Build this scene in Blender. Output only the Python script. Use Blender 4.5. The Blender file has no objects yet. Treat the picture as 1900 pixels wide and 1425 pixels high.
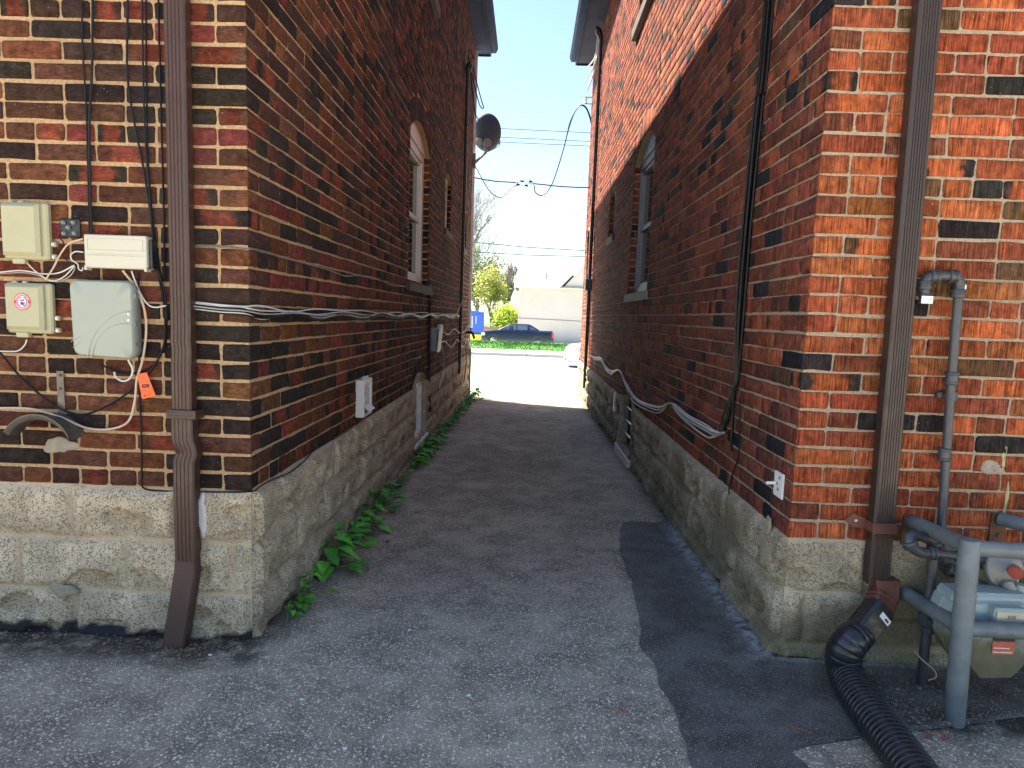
import bpy, math, random
import numpy as np
from mathutils import Vector, Matrix
R = math.radians
random.seed(7); rng = np.random.default_rng(7)
C = bpy.context.scene.collection
S = bpy.context.scene
# ------------------------------------------------------------------ camera
F0, CX, CY = 1300.0, 950.0, 748.0
F_ = np.array([980-CX, 587-CY, F0]); F_ /= np.linalg.norm(F_)
D_ = np.array([585-CX, 11200-CY, F0]); D_ -= D_.dot(F_)*F_; D_ /= np.linalg.norm(D_)
R_ = np.cross(D_, F_); R_ = R_ if R_[0] > 0 else -R_
M_ = np.array([R_, F_, -D_]); HC = 1.25
cam = bpy.data.objects.new('camera', bpy.data.cameras.new('camera')); C.objects.link(cam)
mw = Matrix.Identity(4)
for r in range(3):
    mw[r][0] = M_[r][0]; mw[r][1] = -M_[r][1]; mw[r][2] = -M_[r][2]
mw[2][3] = HC
cam.matrix_world = mw
cam.data.sensor_width = 36; cam.data.lens = F0/1900*36; cam.data.shift_y = 35.5/1900
cam.data.clip_start = 0.05; cam.data.clip_end = 2000
S.camera = cam
# ------------------------------------------------------------------ world, sun
SUN_EL, SDX, SDY = R(56), 1.0, -0.5
w = bpy.data.worlds.new('World'); S.world = w; w.use_nodes = True
nt = w.node_tree; nt.nodes.clear()
sky = nt.nodes.new('ShaderNodeTexSky'); sky.sky_type = 'NISHITA'; sky.sun_disc = False
sky.sun_elevation = SUN_EL
sky.sun_rotation = math.atan2(-SDX, -SDY)
sky.air_density = 1.0; sky.dust_density = 0.5; sky.ozone_density = 1.4
bg = nt.nodes.new('ShaderNodeBackground'); bg.inputs[1].default_value = 0.055
wo = nt.nodes.new('ShaderNodeOutputWorld')
nt.links.new(sky.outputs[0], bg.inputs[0]); nt.links.new(bg.outputs[0], wo.inputs[0])
sun = bpy.data.objects.new('sun', bpy.data.lights.new('sun', 'SUN')); C.objects.link(sun)
sun.data.energy = 5.0; sun.data.angle = R(0.5); sun.data.color = (1, .90, .76)
hl = math.hypot(SDX, SDY)
sd = Vector((SDX/hl*math.cos(SUN_EL), SDY/hl*math.cos(SUN_EL), -math.sin(SUN_EL)))
sun.rotation_euler = sd.to_track_quat('-Z', 'Y').to_euler()
S.view_settings.view_transform = 'Standard'; S.view_settings.look = 'None'
S.view_settings.gamma = 1; S.view_settings.exposure = 2.55
S.render.engine = 'CYCLES'
S.cycles.max_bounces = 8; S.cycles.diffuse_bounces = 5
S.cycles.use_denoising = True
# ------------------------------------------------------------------ measuring helpers (points on real planes)
def ray(px, py): return M_ @ np.array([px-CX, py-CY, F0])
def ony(px, py, Y): r = ray(px, py); p = r*(Y/r[1]); return (p[0], p[1], p[2]+HC)
def onx(px, py, X): r = ray(px, py); p = r*(X/r[0]); return (p[0], p[1], p[2]+HC)
def onz(px, py, Z): r = ray(px, py); p = r*((Z-HC)/r[2]); return (p[0], p[1], p[2]+HC)
ZP = [(-60, 0), (2.5, 0), (12, -.16), (16, -.26), (28, -.8), (37, -.86), (45, -.95), (200, -1.2), (900, -1.2)]
def zg(y): return float(np.interp(y, [a for a, b in ZP], [b for a, b in ZP]))
XL, XR, Y0 = -0.997, 0.98, 2.5
YL1, YR1 = 11.75, 12.9
FL, FR, CO = 0.575, 0.481, 0.0677
# ------------------------------------------------------------------ objects helpers
def empty(name, loc=(0, 0, 0)):
    o = bpy.data.objects.new(name, None); o.location = loc; o.empty_display_size = .1; C.objects.link(o); return o
def tag(o, label=None, cat=None, group=None, kind=None):
    if label: o['label'] = label
    if cat: o['category'] = cat
    if group: o['group'] = group
    if kind: o['kind'] = kind
    return o
def thing(name, label, cat, loc, group=None): return tag(empty(name, loc), label, cat, group)
def wloc(o):
    v = Vector((0, 0, 0))
    while o: v += o.location; o = o.parent
    return v
def link(name, me, mats, parent=None, origin=None):
    o = bpy.data.objects.new(name, me); C.objects.link(o)
    for m in (mats if isinstance(mats, (list, tuple)) else [mats]): me.materials.append(m)
    if parent is not None:
        o.parent = parent; off = wloc(parent)
        me.transform(Matrix.Translation(-off))
    elif origin is not None:
        o.location = origin; me.transform(Matrix.Translation(-Vector(origin)))
    return o
def copy_tree(o, parent=None):
    c = o.copy(); C.objects.link(c); c.parent = parent
    for ch in list(o.children): copy_tree(ch, c)
    return c
class MB:
    def __init__(s): s.v = []; s.f = []; s.mi = []; s.m = 0; s.col = {}
    def add(s, vs, fs):
        n = len(s.v); s.v += [tuple(map(float, v)) for v in vs]; s.f += [tuple(i+n for i in f) for f in fs]; s.mi += [s.m]*len(fs); return s
    def box(s, a, b, bev=0):
        a, b = [min(p, q) for p, q in zip(a, b)], [max(p, q) for p, q in zip(a, b)]
        if bev <= 0:
            vs = [(x, y, z) for x in (a[0], b[0]) for y in (a[1], b[1]) for z in (a[2], b[2])]
            return s.add(vs, [(0, 1, 3, 2), (4, 6, 7, 5), (0, 4, 5, 1), (2, 3, 7, 6), (0, 2, 6, 4), (1, 5, 7, 3)])
        # chamfered box
        vs = []; idx = {}
        for i, x in enumerate((a[0], b[0])):
            for j, y in enumerate((a[1], b[1])):
                for k, z in enumerate((a[2], b[2])):
                    sx, sy, sz = (1 if i == 0 else -1), (1 if j == 0 else -1), (1 if k == 0 else -1)
                    for ax in range(3):
                        p = [x+sx*bev, y+sy*bev, z+sz*bev]; p[ax] = (x, y, z)[ax]
                        idx[i, j, k, ax] = len(vs); vs.append(p)
        fs = []
        for i in (0, 1):
            fs.append([idx[i, 0, 0, 0], idx[i, 0, 1, 0], idx[i, 1, 1, 0], idx[i, 1, 0, 0]])
            fs.append([idx[0, i, 0, 1], idx[1, i, 0, 1], idx[1, i, 1, 1], idx[0, i, 1, 1]])
            fs.append([idx[0, 0, i, 2], idx[0, 1, i, 2], idx[1, 1, i, 2], idx[1, 0, i, 2]])
        for i in (0, 1):
            for j in (0, 1):
                fs.append([idx[i, j, 0, 0], idx[i, j, 1, 0], idx[i, j, 1, 1], idx[i, j, 0, 1]])
                fs.append([idx[i, 0, j, 0], idx[i, 1, j, 0], idx[i, 1, j, 2], idx[i, 0, j, 2]])
                fs.append([idx[0, i, j, 1], idx[1, i, j, 1], idx[1, i, j, 2], idx[0, i, j, 2]])
        for i in (0, 1):
            for j in (0, 1):
                for k in (0, 1): fs.append([idx[i, j, k, 0], idx[i, j, k, 1], idx[i, j, k, 2]])
        return s.add(vs, fs)
    def tube(s, pts, r, n=8, cap=True, closed=False):
        P = [Vector(p) for p in pts]; k = len(P)
        if np.isscalar(r): r = [r]*k
        T = [(P[min(i+1, k-1)]-P[max(i-1, 0)]).normalized() for i in range(k)]
        u = T[0].orthogonal().normalized(); vs = []
        for i in range(k):
            u = (u-T[i]*u.dot(T[i])); u = u.normalized() if u.length > 1e-6 else T[i].orthogonal().normalized()
            v = T[i].cross(u)
            for j in range(n):
                a = 2*math.pi*j/n; vs.append(P[i]+(u*math.cos(a)+v*math.sin(a))*r[i])
        fs = [(i*n+j, i*n+(j+1) % n, (i+1)*n+(j+1) % n, (i+1)*n+j) for i in range(k-1) for j in range(n)]
        if cap: fs += [tuple(range(n))[::-1], tuple((k-1)*n+j for j in range(n))]
        return s.add(vs, fs)
    def rectube(s, pts, w, d, front=(0, -1, 0), ch=.006, groove=0):
        """rectangular pipe (w across, d deep) along pts with chamfered corners and pressed grooves on its front"""
        P = [Vector(p) for p in pts]; k = len(P); vs = []; n = None
        prof = [(-w/2+ch, -d/2), (-w/2, -d/2+ch), (-w/2, d/2-ch), (-w/2+ch, d/2), (w/2-ch, d/2), (w/2, d/2-ch), (w/2, -d/2+ch), (w/2-ch, -d/2)]
        if groove:
            inn = []; m = groove; a = w/2-ch*1.8
            for i in range(m):
                c = a-2*a*(i+.5)/m; g = a/m*.55
                inn += [(c+g, -d/2), (c+g*.5, -d/2+.0028), (c-g*.5, -d/2+.0028), (c-g, -d/2)]
            prof += inn
        n = len(prof)
        for i in range(k):
            T = (P[min(i+1, k-1)]-P[max(i-1, 0)]).normalized()
            f = Vector(front); f = (f-T*f.dot(T)).normalized(); x = f.cross(T)
            if abs(x.x) > .1 and x.x < 0: x = -x
            sc = 1
            for a, b in prof: vs.append(P[i]+x*a*sc-f*b*sc)
        fs = [(i*n+j, i*n+(j+1) % n, (i+1)*n+(j+1) % n, (i+1)*n+j) for i in range(k-1) for j in range(n)]
        fs += [tuple(range(n))[::-1], tuple((k-1)*n+j for j in range(n))]
        return s.add(vs, fs)
    def prism(s, poly, axis, a, b):
        """polygon of 2-D points extruded along axis 0/1/2 from a to b"""
        o = [i for i in range(3) if i != axis]; n = len(poly); vs = []
        for t in (a, b):
            for p in poly:
                q = [0, 0, 0]; q[axis] = t; q[o[0]] = p[0]; q[o[1]] = p[1]; vs.append(q)
        fs = [(i, (i+1) % n, n+(i+1) % n, n+i) for i in range(n)] + [tuple(range(n))[::-1], tuple(n+i for i in range(n))]
        return s.add(vs, fs)
    def lathe(s, c, axis, prof, n=20):
        """prof: list of (distance along axis, radius)"""
        A = Vector(axis).normalized(); u = A.orthogonal().normalized(); v = A.cross(u); c = Vector(c); k = len(prof)
        vs = [c+A*t+(u*math.cos(2*math.pi*j/n)+v*math.sin(2*math.pi*j/n))*r for t, r in prof for j in range(n)]
        fs = [(i*n+j, i*n+(j+1) % n, (i+1)*n+(j+1) % n, (i+1)*n+j) for i in range(k-1) for j in range(n)]
        fs += [tuple(range(n))[::-1], tuple((k-1)*n+j for j in range(n))]
        return s.add(vs, fs)
    def loft(s, rings, cap=True):
        n = len(rings[0]); vs = [p for r in rings for p in r]; k = len(rings)
        fs = [(i*n+j, i*n+(j+1) % n, (i+1)*n+(j+1) % n, (i+1)*n+j) for i in range(k-1) for j in range(n)]
        if cap: fs += [tuple(range(n))[::-1], tuple((k-1)*n+j for j in range(n))]
        return s.add(vs, fs)
    def build(s, name, mats, parent=None, smooth=False, origin=None, fix=True):
        me = bpy.data.meshes.new(name); me.from_pydata(s.v, [], s.f); me.update()
        if any(s.mi): me.polygons.foreach_set('material_index', s.mi)
        if fix:
            import bmesh
            bm = bmesh.new(); bm.from_mesh(me); bmesh.ops.recalc_face_normals(bm, faces=bm.faces); bm.to_mesh(me); bm.free()
        if smooth:
            me.polygons.foreach_set('use_smooth', [True]*len(me.polygons))
            if smooth != 'all': me.set_sharp_from_angle(angle=R(40))
        if origin is None and parent is None:
            a = np.array(s.v); origin = ((a[:, 0].min()+a[:, 0].max())/2, (a[:, 1].min()+a[:, 1].max())/2, a[:, 2].min())
        return link(name, me, mats, parent, origin)
def smooth_path(pts, n=6):
    P = [np.array(p, float) for p in pts]
    if len(P) < 3: return P
    Q = [2*P[0]-P[1]]+P+[2*P[-1]-P[-2]]; out = []
    for i in range(1, len(Q)-2):
        for t in np.linspace(0, 1, n, endpoint=False):
            a, b, c, d = Q[i-1:i+3]
            out.append(.5*(2*b+(c-a)*t+(2*a-5*b+4*c-d)*t*t+(3*b-a-3*c+d)*t**3))
    out.append(P[-1]); return out
def ss(x, a, b): t = np.clip((x-a)/(b-a), 0, 1); return t*t*(3-2*t)
_lat = np.random.default_rng(3).random((64, 64))
def vn(x, y):
    xi = np.floor(x).astype(int); yi = np.floor(y).astype(int); fx = x-xi; fy = y-yi
    fx = fx*fx*(3-2*fx); fy = fy*fy*(3-2*fy); g = lambda a, b: _lat[a % 64, b % 64]
    return (g(xi, yi)*(1-fx)+g(xi+1, yi)*fx)*(1-fy)+(g(xi, yi+1)*(1-fx)+g(xi+1, yi+1)*fx)*fy
def fbm(x, y, o=4):
    s = 0; a = .5
    for i in range(o): s = s+a*vn(x+17.3*i, y+9.1*i); x = x*2.03; y = y*2.03; a *= .5
    return s
# ------------------------------------------------------------------ materials
class NT:
    def __init__(s, name):
        s.m = bpy.data.materials.new(name); s.m.use_nodes = True; s.t = s.m.node_tree; s.n = s.t.nodes
        s.b = s.n['Principled BSDF']; s._c = None
    def new(s, typ, ins=None, **kw):
        n = s.n.new('ShaderNode'+typ)
        for k, v in kw.items(): setattr(n, k, v)
        for k, v in (ins or {}).items():
            i = n.inputs[k]
            if isinstance(v, bpy.types.NodeSocket): s.t.links.new(v, i)
            elif isinstance(v, (tuple, list)) and len(v) == 3 and i.type == 'RGBA': i.default_value = (*v, 1)
            else: i.default_value = v
        return n
    @property
    def co(s):
        if s._c is None: s._c = s.new('TexCoord').outputs['Object']
        return s._c
    def noise(s, scale, detail=4, rough=.55, vec=None, dist=0):
        return s.new('TexNoise', {'Vector': vec or s.co, 'Scale': scale, 'Detail': detail, 'Roughness': rough, 'Distortion': dist}).outputs['Fac']
    def ramp(s, f, a, b): return s.new('MapRange', {'Value': f, 'From Min': a, 'From Max': b}, interpolation_type='SMOOTHSTEP').outputs[0]
    def rng(s, f, a, b, c, d): return s.new('MapRange', {'Value': f, 'From Min': a, 'From Max': b, 'To Min': c, 'To Max': d}).outputs[0]
    def mix(s, f, a, b, bt='MIX'):
        n = s.n.new('ShaderNodeMix'); n.data_type = 'RGBA'; n.blend_type = bt
        for k, v in ((0, f), (6, a), (7, b)):
            i = n.inputs[k]
            if isinstance(v, bpy.types.NodeSocket): s.t.links.new(v, i)
            elif isinstance(v, (tuple, list)): i.default_value = (*v[:3], 1)
            else: i.default_value = v
        return n.outputs[2]
    def math(s, op, a, b=0):
        return s.new('Math', {0: a, 1: b}, operation=op).outputs[0]
    def attr(s, name, out='Fac'): return s.new('Attribute', attribute_name=name).outputs[out]
    def gray(s, f):
        return s.new('CombineColor', {0: f, 1: f, 2: f}).outputs[0]
    def bump(s, h, st=.5, dist=.01, prev=None):
        ins = {'Height': h, 'Strength': st, 'Distance': dist}
        if prev: ins['Normal'] = prev
        return s.new('Bump', ins).outputs[0]
    def fin(s, col=None, rough=.6, metal=0, nrm=None, spec=.5, **kw):
        for k, v in (('Base Color', col), ('Roughness', rough), ('Metallic', metal), ('Normal', nrm), ('Specular IOR Level', spec)):
            if v is None: continue
            i = s.b.inputs[k]
            if isinstance(v, bpy.types.NodeSocket): s.t.links.new(v, i)
            elif isinstance(v, (tuple, list)): i.default_value = (*v[:3], 1)
            else: i.default_value = v
        return s.m
def pm(name, col, rough=.5, metal=0, var=.15, scale=8, bump=0.1, bscale=60, bdist=.002, dirt=None, dthr=(.55, .75), spec=.5):
    t = NT(name); n = t.noise(scale, 5); f = t.rng(n, .3, .7, 1-var, 1+var)
    c = t.mix(1.0, col, t.gray(f), 'MULTIPLY')
    if dirt: c = t.mix(t.ramp(t.noise(scale*.6, 6, .7), *dthr), c, dirt)
    nr = t.bump(t.noise(bscale, 4), bump, bdist) if bump else None
    return t.fin(c, t.rng(t.noise(scale*3), .3, .7, max(rough-.08, 0), min(rough+.1, 1)), metal, nr, spec)
def brick_mat(name, stri, gloss=.8):
    t = NT(name)
    A = t.attr('colA', 'Color'); B = t.attr('colB', 'Color'); fl = t.attr('flash'); rnd = t.attr('brnd')
    uv = t.new('UVMap', uv_map='buv').outputs[0]; sp = t.new('SeparateXYZ', {0: uv})
    n1 = t.noise(22, 3)
    d = t.math('ADD', t.math('ABSOLUTE', sp.outputs[0]), t.math('MULTIPLY', t.math('SUBTRACT', n1, .5), 1.1))
    f = t.math('MULTIPLY', t.new('MapRange', {'Value': d, 'From Min': .8, 'From Max': .35}, interpolation_type='SMOOTHSTEP').outputs[0], fl)
    c = t.mix(f, A, B)
    g = t.new('SeparateXYZ', {0: t.co})
    s = t.math('ADD', g.outputs[0], g.outputs[1])
    if stri:
        vec = t.new('CombineXYZ', {0: t.math('MULTIPLY', s, 260), 1: t.math('MULTIPLY', g.outputs[2], 9), 2: t.math('MULTIPLY', rnd, 50)}).outputs[0]
        st = t.new('TexNoise', {'Vector': vec, 'Scale': 1.0, 'Detail': 3.0, 'Roughness': .6}).outputs['Fac']
        c = t.mix(1.0, c, t.gray(t.rng(st, .32, .68, .3, 1.75)), 'MULTIPLY')
        nr = t.bump(st, .8, .0035)
    else:
        vec = t.new('CombineXYZ', {0: t.math('MULTIPLY', s, 45), 1: t.math('MULTIPLY', g.outputs[2], 160), 2: t.math('MULTIPLY', rnd, 50)}).outputs[0]
        st = t.new('TexNoise', {'Vector': vec, 'Scale': 1.0, 'Detail': 4.0, 'Roughness': .65}).outputs['Fac']
        c = t.mix(1.0, c, t.gray(t.rng(st, .3, .7, .6, 1.45)), 'MULTIPLY')
        nr = t.bump(st, .7, .003)
    n2 = t.noise(35, 5, .6); c = t.mix(1.0, c, t.gray(t.rng(n2, .32, .68, .6, 1.4)), 'MULTIPLY')
    # pale lime spots and soot
    c = t.mix(t.math('MULTIPLY', t.ramp(t.noise(120, 3), .68, .78), .45), c, (.5, .42, .32))
    c = t.mix(t.math('MULTIPLY', t.ramp(t.noise(1.3, 4), .52, .75), .35), c, (.05, .045, .04))
    nr = t.bump(t.noise(300, 3), .35, .0012, nr)
    return t.fin(c, .9, 0, nr, .12)
def mortar_mat(name, c1, c2):
    t = NT(name); c = t.mix(t.ramp(t.noise(90, 4, .7), .35, .65), c1, c2)
    c = t.mix(t.math('MULTIPLY', t.ramp(t.noise(1.7, 4), .5, .75), .4), c, tuple(x*.45 for x in c1))
    c = t.mix(t.ramp(t.noise(260, 2), .64, .72), c, tuple(x*.4 for x in c1))
    return t.fin(c, .95, 0, t.bump(t.noise(220, 4, .7), .9, .004), .2)
BR_L = brick_mat('brown_rug_brick', False, .75); MO_L = mortar_mat('tan_mortar', (.36, .235, .125), (.52, .36, .21))
BR_R = brick_mat('orange_wirecut_brick', True, .8); MO_R = mortar_mat('grey_mortar', (.28, .225, .16), (.42, .345, .25))
def block_mat(name, c1, c2, moss):
    t = NT(name)
    c = t.mix(t.ramp(t.noise(6, 5, .65), .35, .68), c1, c2)
    v = t.new('TexVoronoi', {'Vector': t.co, 'Scale': 210.0}); sp = t.new('SeparateColor', {0: v.outputs['Color']})
    dot = t.math('MULTIPLY', t.ramp(sp.outputs[0], .6, .75), t.math('SUBTRACT', 1, t.ramp(v.outputs['Distance'], .25, .5)))
    c = t.mix(t.math('MULTIPLY', dot, .55), c, (.72, .66, .54))
    dk = t.ramp(sp.outputs[1], .68, .78); c = t.mix(t.math('MULTIPLY', dk, .75), c, (.12, .10, .08))
    c = t.mix(t.math('MULTIPLY', t.attr('bite'), .7), c, (c1[0]*.5, c1[1]*.42, c1[2]*.3))  # chips browner, with undercut shade painted along their upper rim
    c = t.mix(t.math('MULTIPLY', t.attr('joint'), .75), c, (.5, .41, .29))
    c = t.mix(t.math('MULTIPLY', t.attr('moss'), .62), c, moss)
    c = t.mix(t.attr('tar'), c, (.028, .028, .032))
    h = t.noise(110, 5, .7)
    return t.fin(c, .92, 0, t.bump(t.math('ADD', t.noise(28, 4), t.math('MULTIPLY', h, .6)), .8, .006), .25)
BK_L = block_mat('grey_tan_rockface_block', (.36, .30, .205), (.58, .485, .34), (.14, .14, .06))
BK_R = block_mat('mossy_rockface_block', (.26, .22, .145), (.46, .40, .28), (.105, .10, .05))
def asphalt_mat(name, dark, mid, light, sc, amount, chalk=False, rough=.9):
    t = NT(name)
    v = t.new('TexVoronoi', {'Vector': t.co, 'Scale': sc}); sp = t.new('SeparateColor', {0: v.outputs['Color']})
    v2 = t.new('TexVoronoi', {'Vector': t.co, 'Scale': sc*2.3}); sp2 = t.new('SeparateColor', {0: v2.outputs['Color']})
    st = t.math('MULTIPLY', t.math('SUBTRACT', 1, t.ramp(v.outputs['Distance'], .32, .55)), t.ramp(sp.outputs[0], 1-amount, 1.0))
    st2 = t.math('MULTIPLY', t.math('SUBTRACT', 1, t.ramp(v2.outputs['Distance'], .32, .55)), t.ramp(sp2.outputs[1], 1-amount*.9, 1.0))
    big = t.noise(.9, 5, .6); med = t.noise(5, 5, .65)
    c = t.mix(t.ramp(med, .35, .65), dark, mid)
    c = t.mix(t.ramp(big, .38, .66), t.mix(1.0, c, (.7, .7, .72), 'MULTIPLY'), c); c = t.mix(t.math('MULTIPLY', t.ramp(t.noise(16, 5, .7), .5, .7), .5), c, t.mix(1.0, c, (.45, .45, .47), 'MULTIPLY'))
    c = t.mix(st2, c, tuple(x*.75 for x in light))
    c = t.mix(st, c, t.mix(sp.outputs[1], tuple(x*.55 for x in light), light))
    c = t.mix(t.math('MULTIPLY', t.ramp(t.noise(2.3, 6, .7), .58, .72), .5), c, (.035, .033, .032))
    if chalk:
        k = t.math('MULTIPLY', t.attr('chalk'), t.ramp(t.noise(22, 5, .75), .4, .58)); c = t.mix(t.math('MULTIPLY', k, .8), c, (.40, .43, .45))
    else:
        k = t.math('MULTIPLY', t.attr('dirt'), t.ramp(t.noise(9, 6, .75), .3, .55)); c = t.mix(k, c, (.06, .05, .042))
    h = t.math('ADD', t.math('MULTIPLY', t.math('SUBTRACT', 1, v.outputs['Distance']), .6), t.noise(70, 3))
    return t.fin(c, rough, 0, t.bump(h, .55, .004), .3)
ASPH = asphalt_mat('worn_asphalt', (.25, .22, .158), (.45, .395, .285), (.98, .89, .70), 115, .62)
PATCH = asphalt_mat('fresh_asphalt', (.082, .076, .064), (.170, .160, .135), (.40, .40, .37), 220, .35, True, .75)
CONC = pm('pale_concrete', (.62, .58, .5), .9, var=.08, scale=1.2, bump=.2, bscale=120)
ROAD = pm('road_asphalt', (.15, .16, .18), .85, var=.1, scale=.5, bump=.2, bscale=80)
BROWN = pm('brown_painted_aluminium', (.055, .026, .018), .42, .0, var=.12, scale=6, bump=.12, bscale=30, bdist=.002, dirt=(.075, .042, .03), dthr=(.55, .8))
BROWN2 = pm('dark_brown_aluminium', (.034, .022, .018), .45, 0, var=.12, scale=6, bump=.1, bscale=30, dirt=(.05, .036, .028))
RUSTB = pm('reddish_brown_sheet', (.13, .05, .035), .5, 0, var=.2, scale=20, bump=.2, bscale=40)
BLACKC = pm('black_cable', (.006, .006, .007), .5, var=.2, bump=0, spec=.25)
BLACKP = pm('black_plastic', (.016, .018, .022), .30, var=.2, scale=12, bump=.1, bscale=80, dirt=(.05, .045, .04), dthr=(.6, .85))
WHITEC = pm('white_cable', (.62, .60, .56), .5, var=.15, bump=0)
CREAMC = pm('cream_cable', (.55, .42, .30), .5, var=.1, bump=0)
BEIGE = pm('aged_beige_plastic', (.38, .365, .23), .5, var=.06, scale=6, bump=.08, bscale=90, dirt=(.33, .31, .2), dthr=(.58, .85))
OFFW = pm('off_white_metal', (.50, .475, .39), .4, var=.05, scale=6, bump=.05, dirt=(.42, .38, .3), dthr=(.62, .85))
GREYB = pm('pale_grey_green_plastic', (.30, .33, .28), .4, var=.04, scale=4, bump=.06, bscale=120, dirt=(.3, .34, .3), dthr=(.6, .9))
GREYD = pm('grey_plastic', (.2, .22, .22), .5, var=.1)
STEEL = pm('tarnished_steel', (.14, .125, .11), .5, .6, var=.2, scale=25, bump=.2, bscale=80)
ZINC = pm('zinc_plated', (.6, .6, .6), .35, .8, var=.1)
ORANGE = pm('orange_plastic_tag', (.85, .11, .02), .5, var=.05, bump=0)
REDP = pm('red_plastic', (.5, .03, .02), .5, bump=0)
BLUEI = pm('blue_ink', (.03, .07, .35), .5, bump=0); REDI = pm('red_ink', (.6, .04, .05), .5, bump=0); INK = pm('black_ink', (.02, .02, .02), .6, bump=0)
WPAPER = pm('white_sticker', (.75, .75, .73), .5, var=.05, bump=0)
PVC = pm('weathered_white_vinyl', (.66, .64, .6), .5, var=.06, scale=5, bump=.05, dirt=(.45, .4, .33), dthr=(.62, .85))
TANW = pm('peeling_tan_wood', (.50, .40, .27), .75, var=.12, scale=14, bump=.4, bscale=40)
PIPEG = pm('blue_grey_painted_pipe', (.13, .155, .16), .5, var=.22, scale=14, bump=.25, bscale=50, dirt=(.085, .075, .055), dthr=(.56, .74))
PIPED = pm('dark_grey_painted_pipe', (.045, .05, .058), .42, var=.15, scale=14, bump=.1, dirt=(.09, .085, .075), dthr=(.62, .8))
def meter_mat():
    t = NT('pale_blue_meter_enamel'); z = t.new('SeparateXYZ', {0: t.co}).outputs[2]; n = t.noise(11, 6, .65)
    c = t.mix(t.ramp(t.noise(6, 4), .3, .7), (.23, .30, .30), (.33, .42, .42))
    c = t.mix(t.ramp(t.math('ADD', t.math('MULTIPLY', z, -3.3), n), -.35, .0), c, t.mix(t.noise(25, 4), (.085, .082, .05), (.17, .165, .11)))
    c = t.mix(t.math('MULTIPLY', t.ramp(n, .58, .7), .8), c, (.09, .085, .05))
    return t.fin(c, .5, 0, t.bump(t.noise(30, 4), .3, .002), .4)
METER = meter_mat()
RUST = pm('rusty_steel', (.13, .065, .035), .8, .2, var=.35, scale=18, bump=.5, bscale=60)
GLASS = NT('dark_window_glass').fin((.03, .035, .04), .04, 0, None, .8)
GLASSP = NT('clear_lens').fin((.5, .5, .5), .1, 0, None, .5)
SILL = pm('dark_stone_sill', (.07, .055, .05), .8, var=.2, scale=9, bump=.4)
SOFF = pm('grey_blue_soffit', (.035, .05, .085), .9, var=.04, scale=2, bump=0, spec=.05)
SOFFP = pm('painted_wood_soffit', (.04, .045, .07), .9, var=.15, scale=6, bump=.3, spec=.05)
SHING = pm('asphalt_shingle', (.16, .14, .13), .9, var=.2, scale=14, bump=.5, bscale=30)
DISH = pm('dark_grey_dish', (.035, .06, .10), .6, var=.05, bump=0)
LEAFS = []
for i, c in enumerate([(.085, .33, .035), (.13, .42, .05), (.06, .24, .03)]):
    t = NT('weed_leaf_%d' % i); n = t.noise(60, 3); cc = t.mix(1.0, c, t.gray(t.rng(n, .3, .7, .75, 1.3)), 'MULTIPLY')
    LEAFS.append(t.fin(cc, .6, 0, t.bump(t.noise(90, 3), .4, .002), .25))
STEMG = pm('green_stem', (.10, .18, .05), .6, bump=0)
# ------------------------------------------------------------------ brick walls
class Op:
    def __init__(s, u0, u1, v0, vs, rise=0, ah=.2): s.u0, s.u1, s.v0, s.vs, s.rise, s.ah = u0, u1, v0, vs, rise, ah
    def inner(s, u):
        t = (u-(s.u0+s.u1)/2)/((s.u1-s.u0)/2); return s.vs+s.rise*(1-t*t)
    def span(s, v, outer):
        if v < s.v0: return None
        top = s.vs+(s.ah if outer else 0)
        if v <= top: return (s.u0, s.u1)
        if s.rise <= 0 or v >= top+s.rise: return None
        t = math.sqrt(max(0, 1-(v-top)/s.rise)); c = (s.u0+s.u1)/2; h = (s.u1-s.u0)/2
        return (c-h*t, c+h*t)
def cut(a, b, spans):
    segs = [(a, b)]
    for s in spans:
        if not s: continue
        out = []
        for p, q in segs:
            if s[1] <= p or s[0] >= q: out.append((p, q)); continue
            if s[0] > p: out.append((p, s[0]))
            if s[1] < q: out.append((s[1], q))
        segs = out
    return segs
PAL_L = ([(.026, .018, .016), (.046, .024, .018), (.078, .034, .021), (.115, .043, .022), (.13, .030, .024), (.13, .052, .023), (.027, .022, .016)],
         [.25, .18, .20, .18, .08, .05, .06], (.15, .036, .021))
PAL_R = ([(.24, .062, .026), (.28, .080, .030), (.20, .050, .025), (.20, .070, .026), (.105, .056, .025), (.024, .020, .020), (.14, .042, .023)],
         [.27, .2, .22, .09, .05, .09, .08], (.30, .078, .027))
PAL_R_SHADE = ([(.17, .052, .034), (.20, .066, .038), (.14, .042, .031), (.115, .044, .028), (.075, .042, .027), (.018, .018, .022), (.10, .034, .026)],
         PAL_R[1], (.24, .065, .032))  # same bricks on the side wall, alley shade put into the colours
def quads_to_mesh(name, V, Q, mi, attrs, uv, mats, parent):
    me = bpy.data.meshes.new(name)
    nv, nf = len(V), len(Q)
    me.vertices.add(nv); me.vertices.foreach_set('co', V.astype(np.float32).ravel())
    me.loops.add(nf*4); me.loops.foreach_set('vertex_index', Q.astype(np.int32).ravel())
    me.polygons.add(nf); me.polygons.foreach_set('loop_start', np.arange(0, nf*4, 4, dtype=np.int32))
    me.polygons.foreach_set('material_index', mi.astype(np.int32))
    me.update(calc_edges=True)
    for k, (typ, dom, arr) in attrs.items():
        a = me.attributes.new(k, typ, dom); a.data.foreach_set('color' if 'COLOR' in typ else 'value', arr.astype(np.float32).ravel())
    if uv is not None:
        l = me.uv_layers.new(name='buv'); l.data.foreach_set('uv', uv.astype(np.float32).ravel())
    me.validate()
    return link(name, me, mats, parent)
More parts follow.
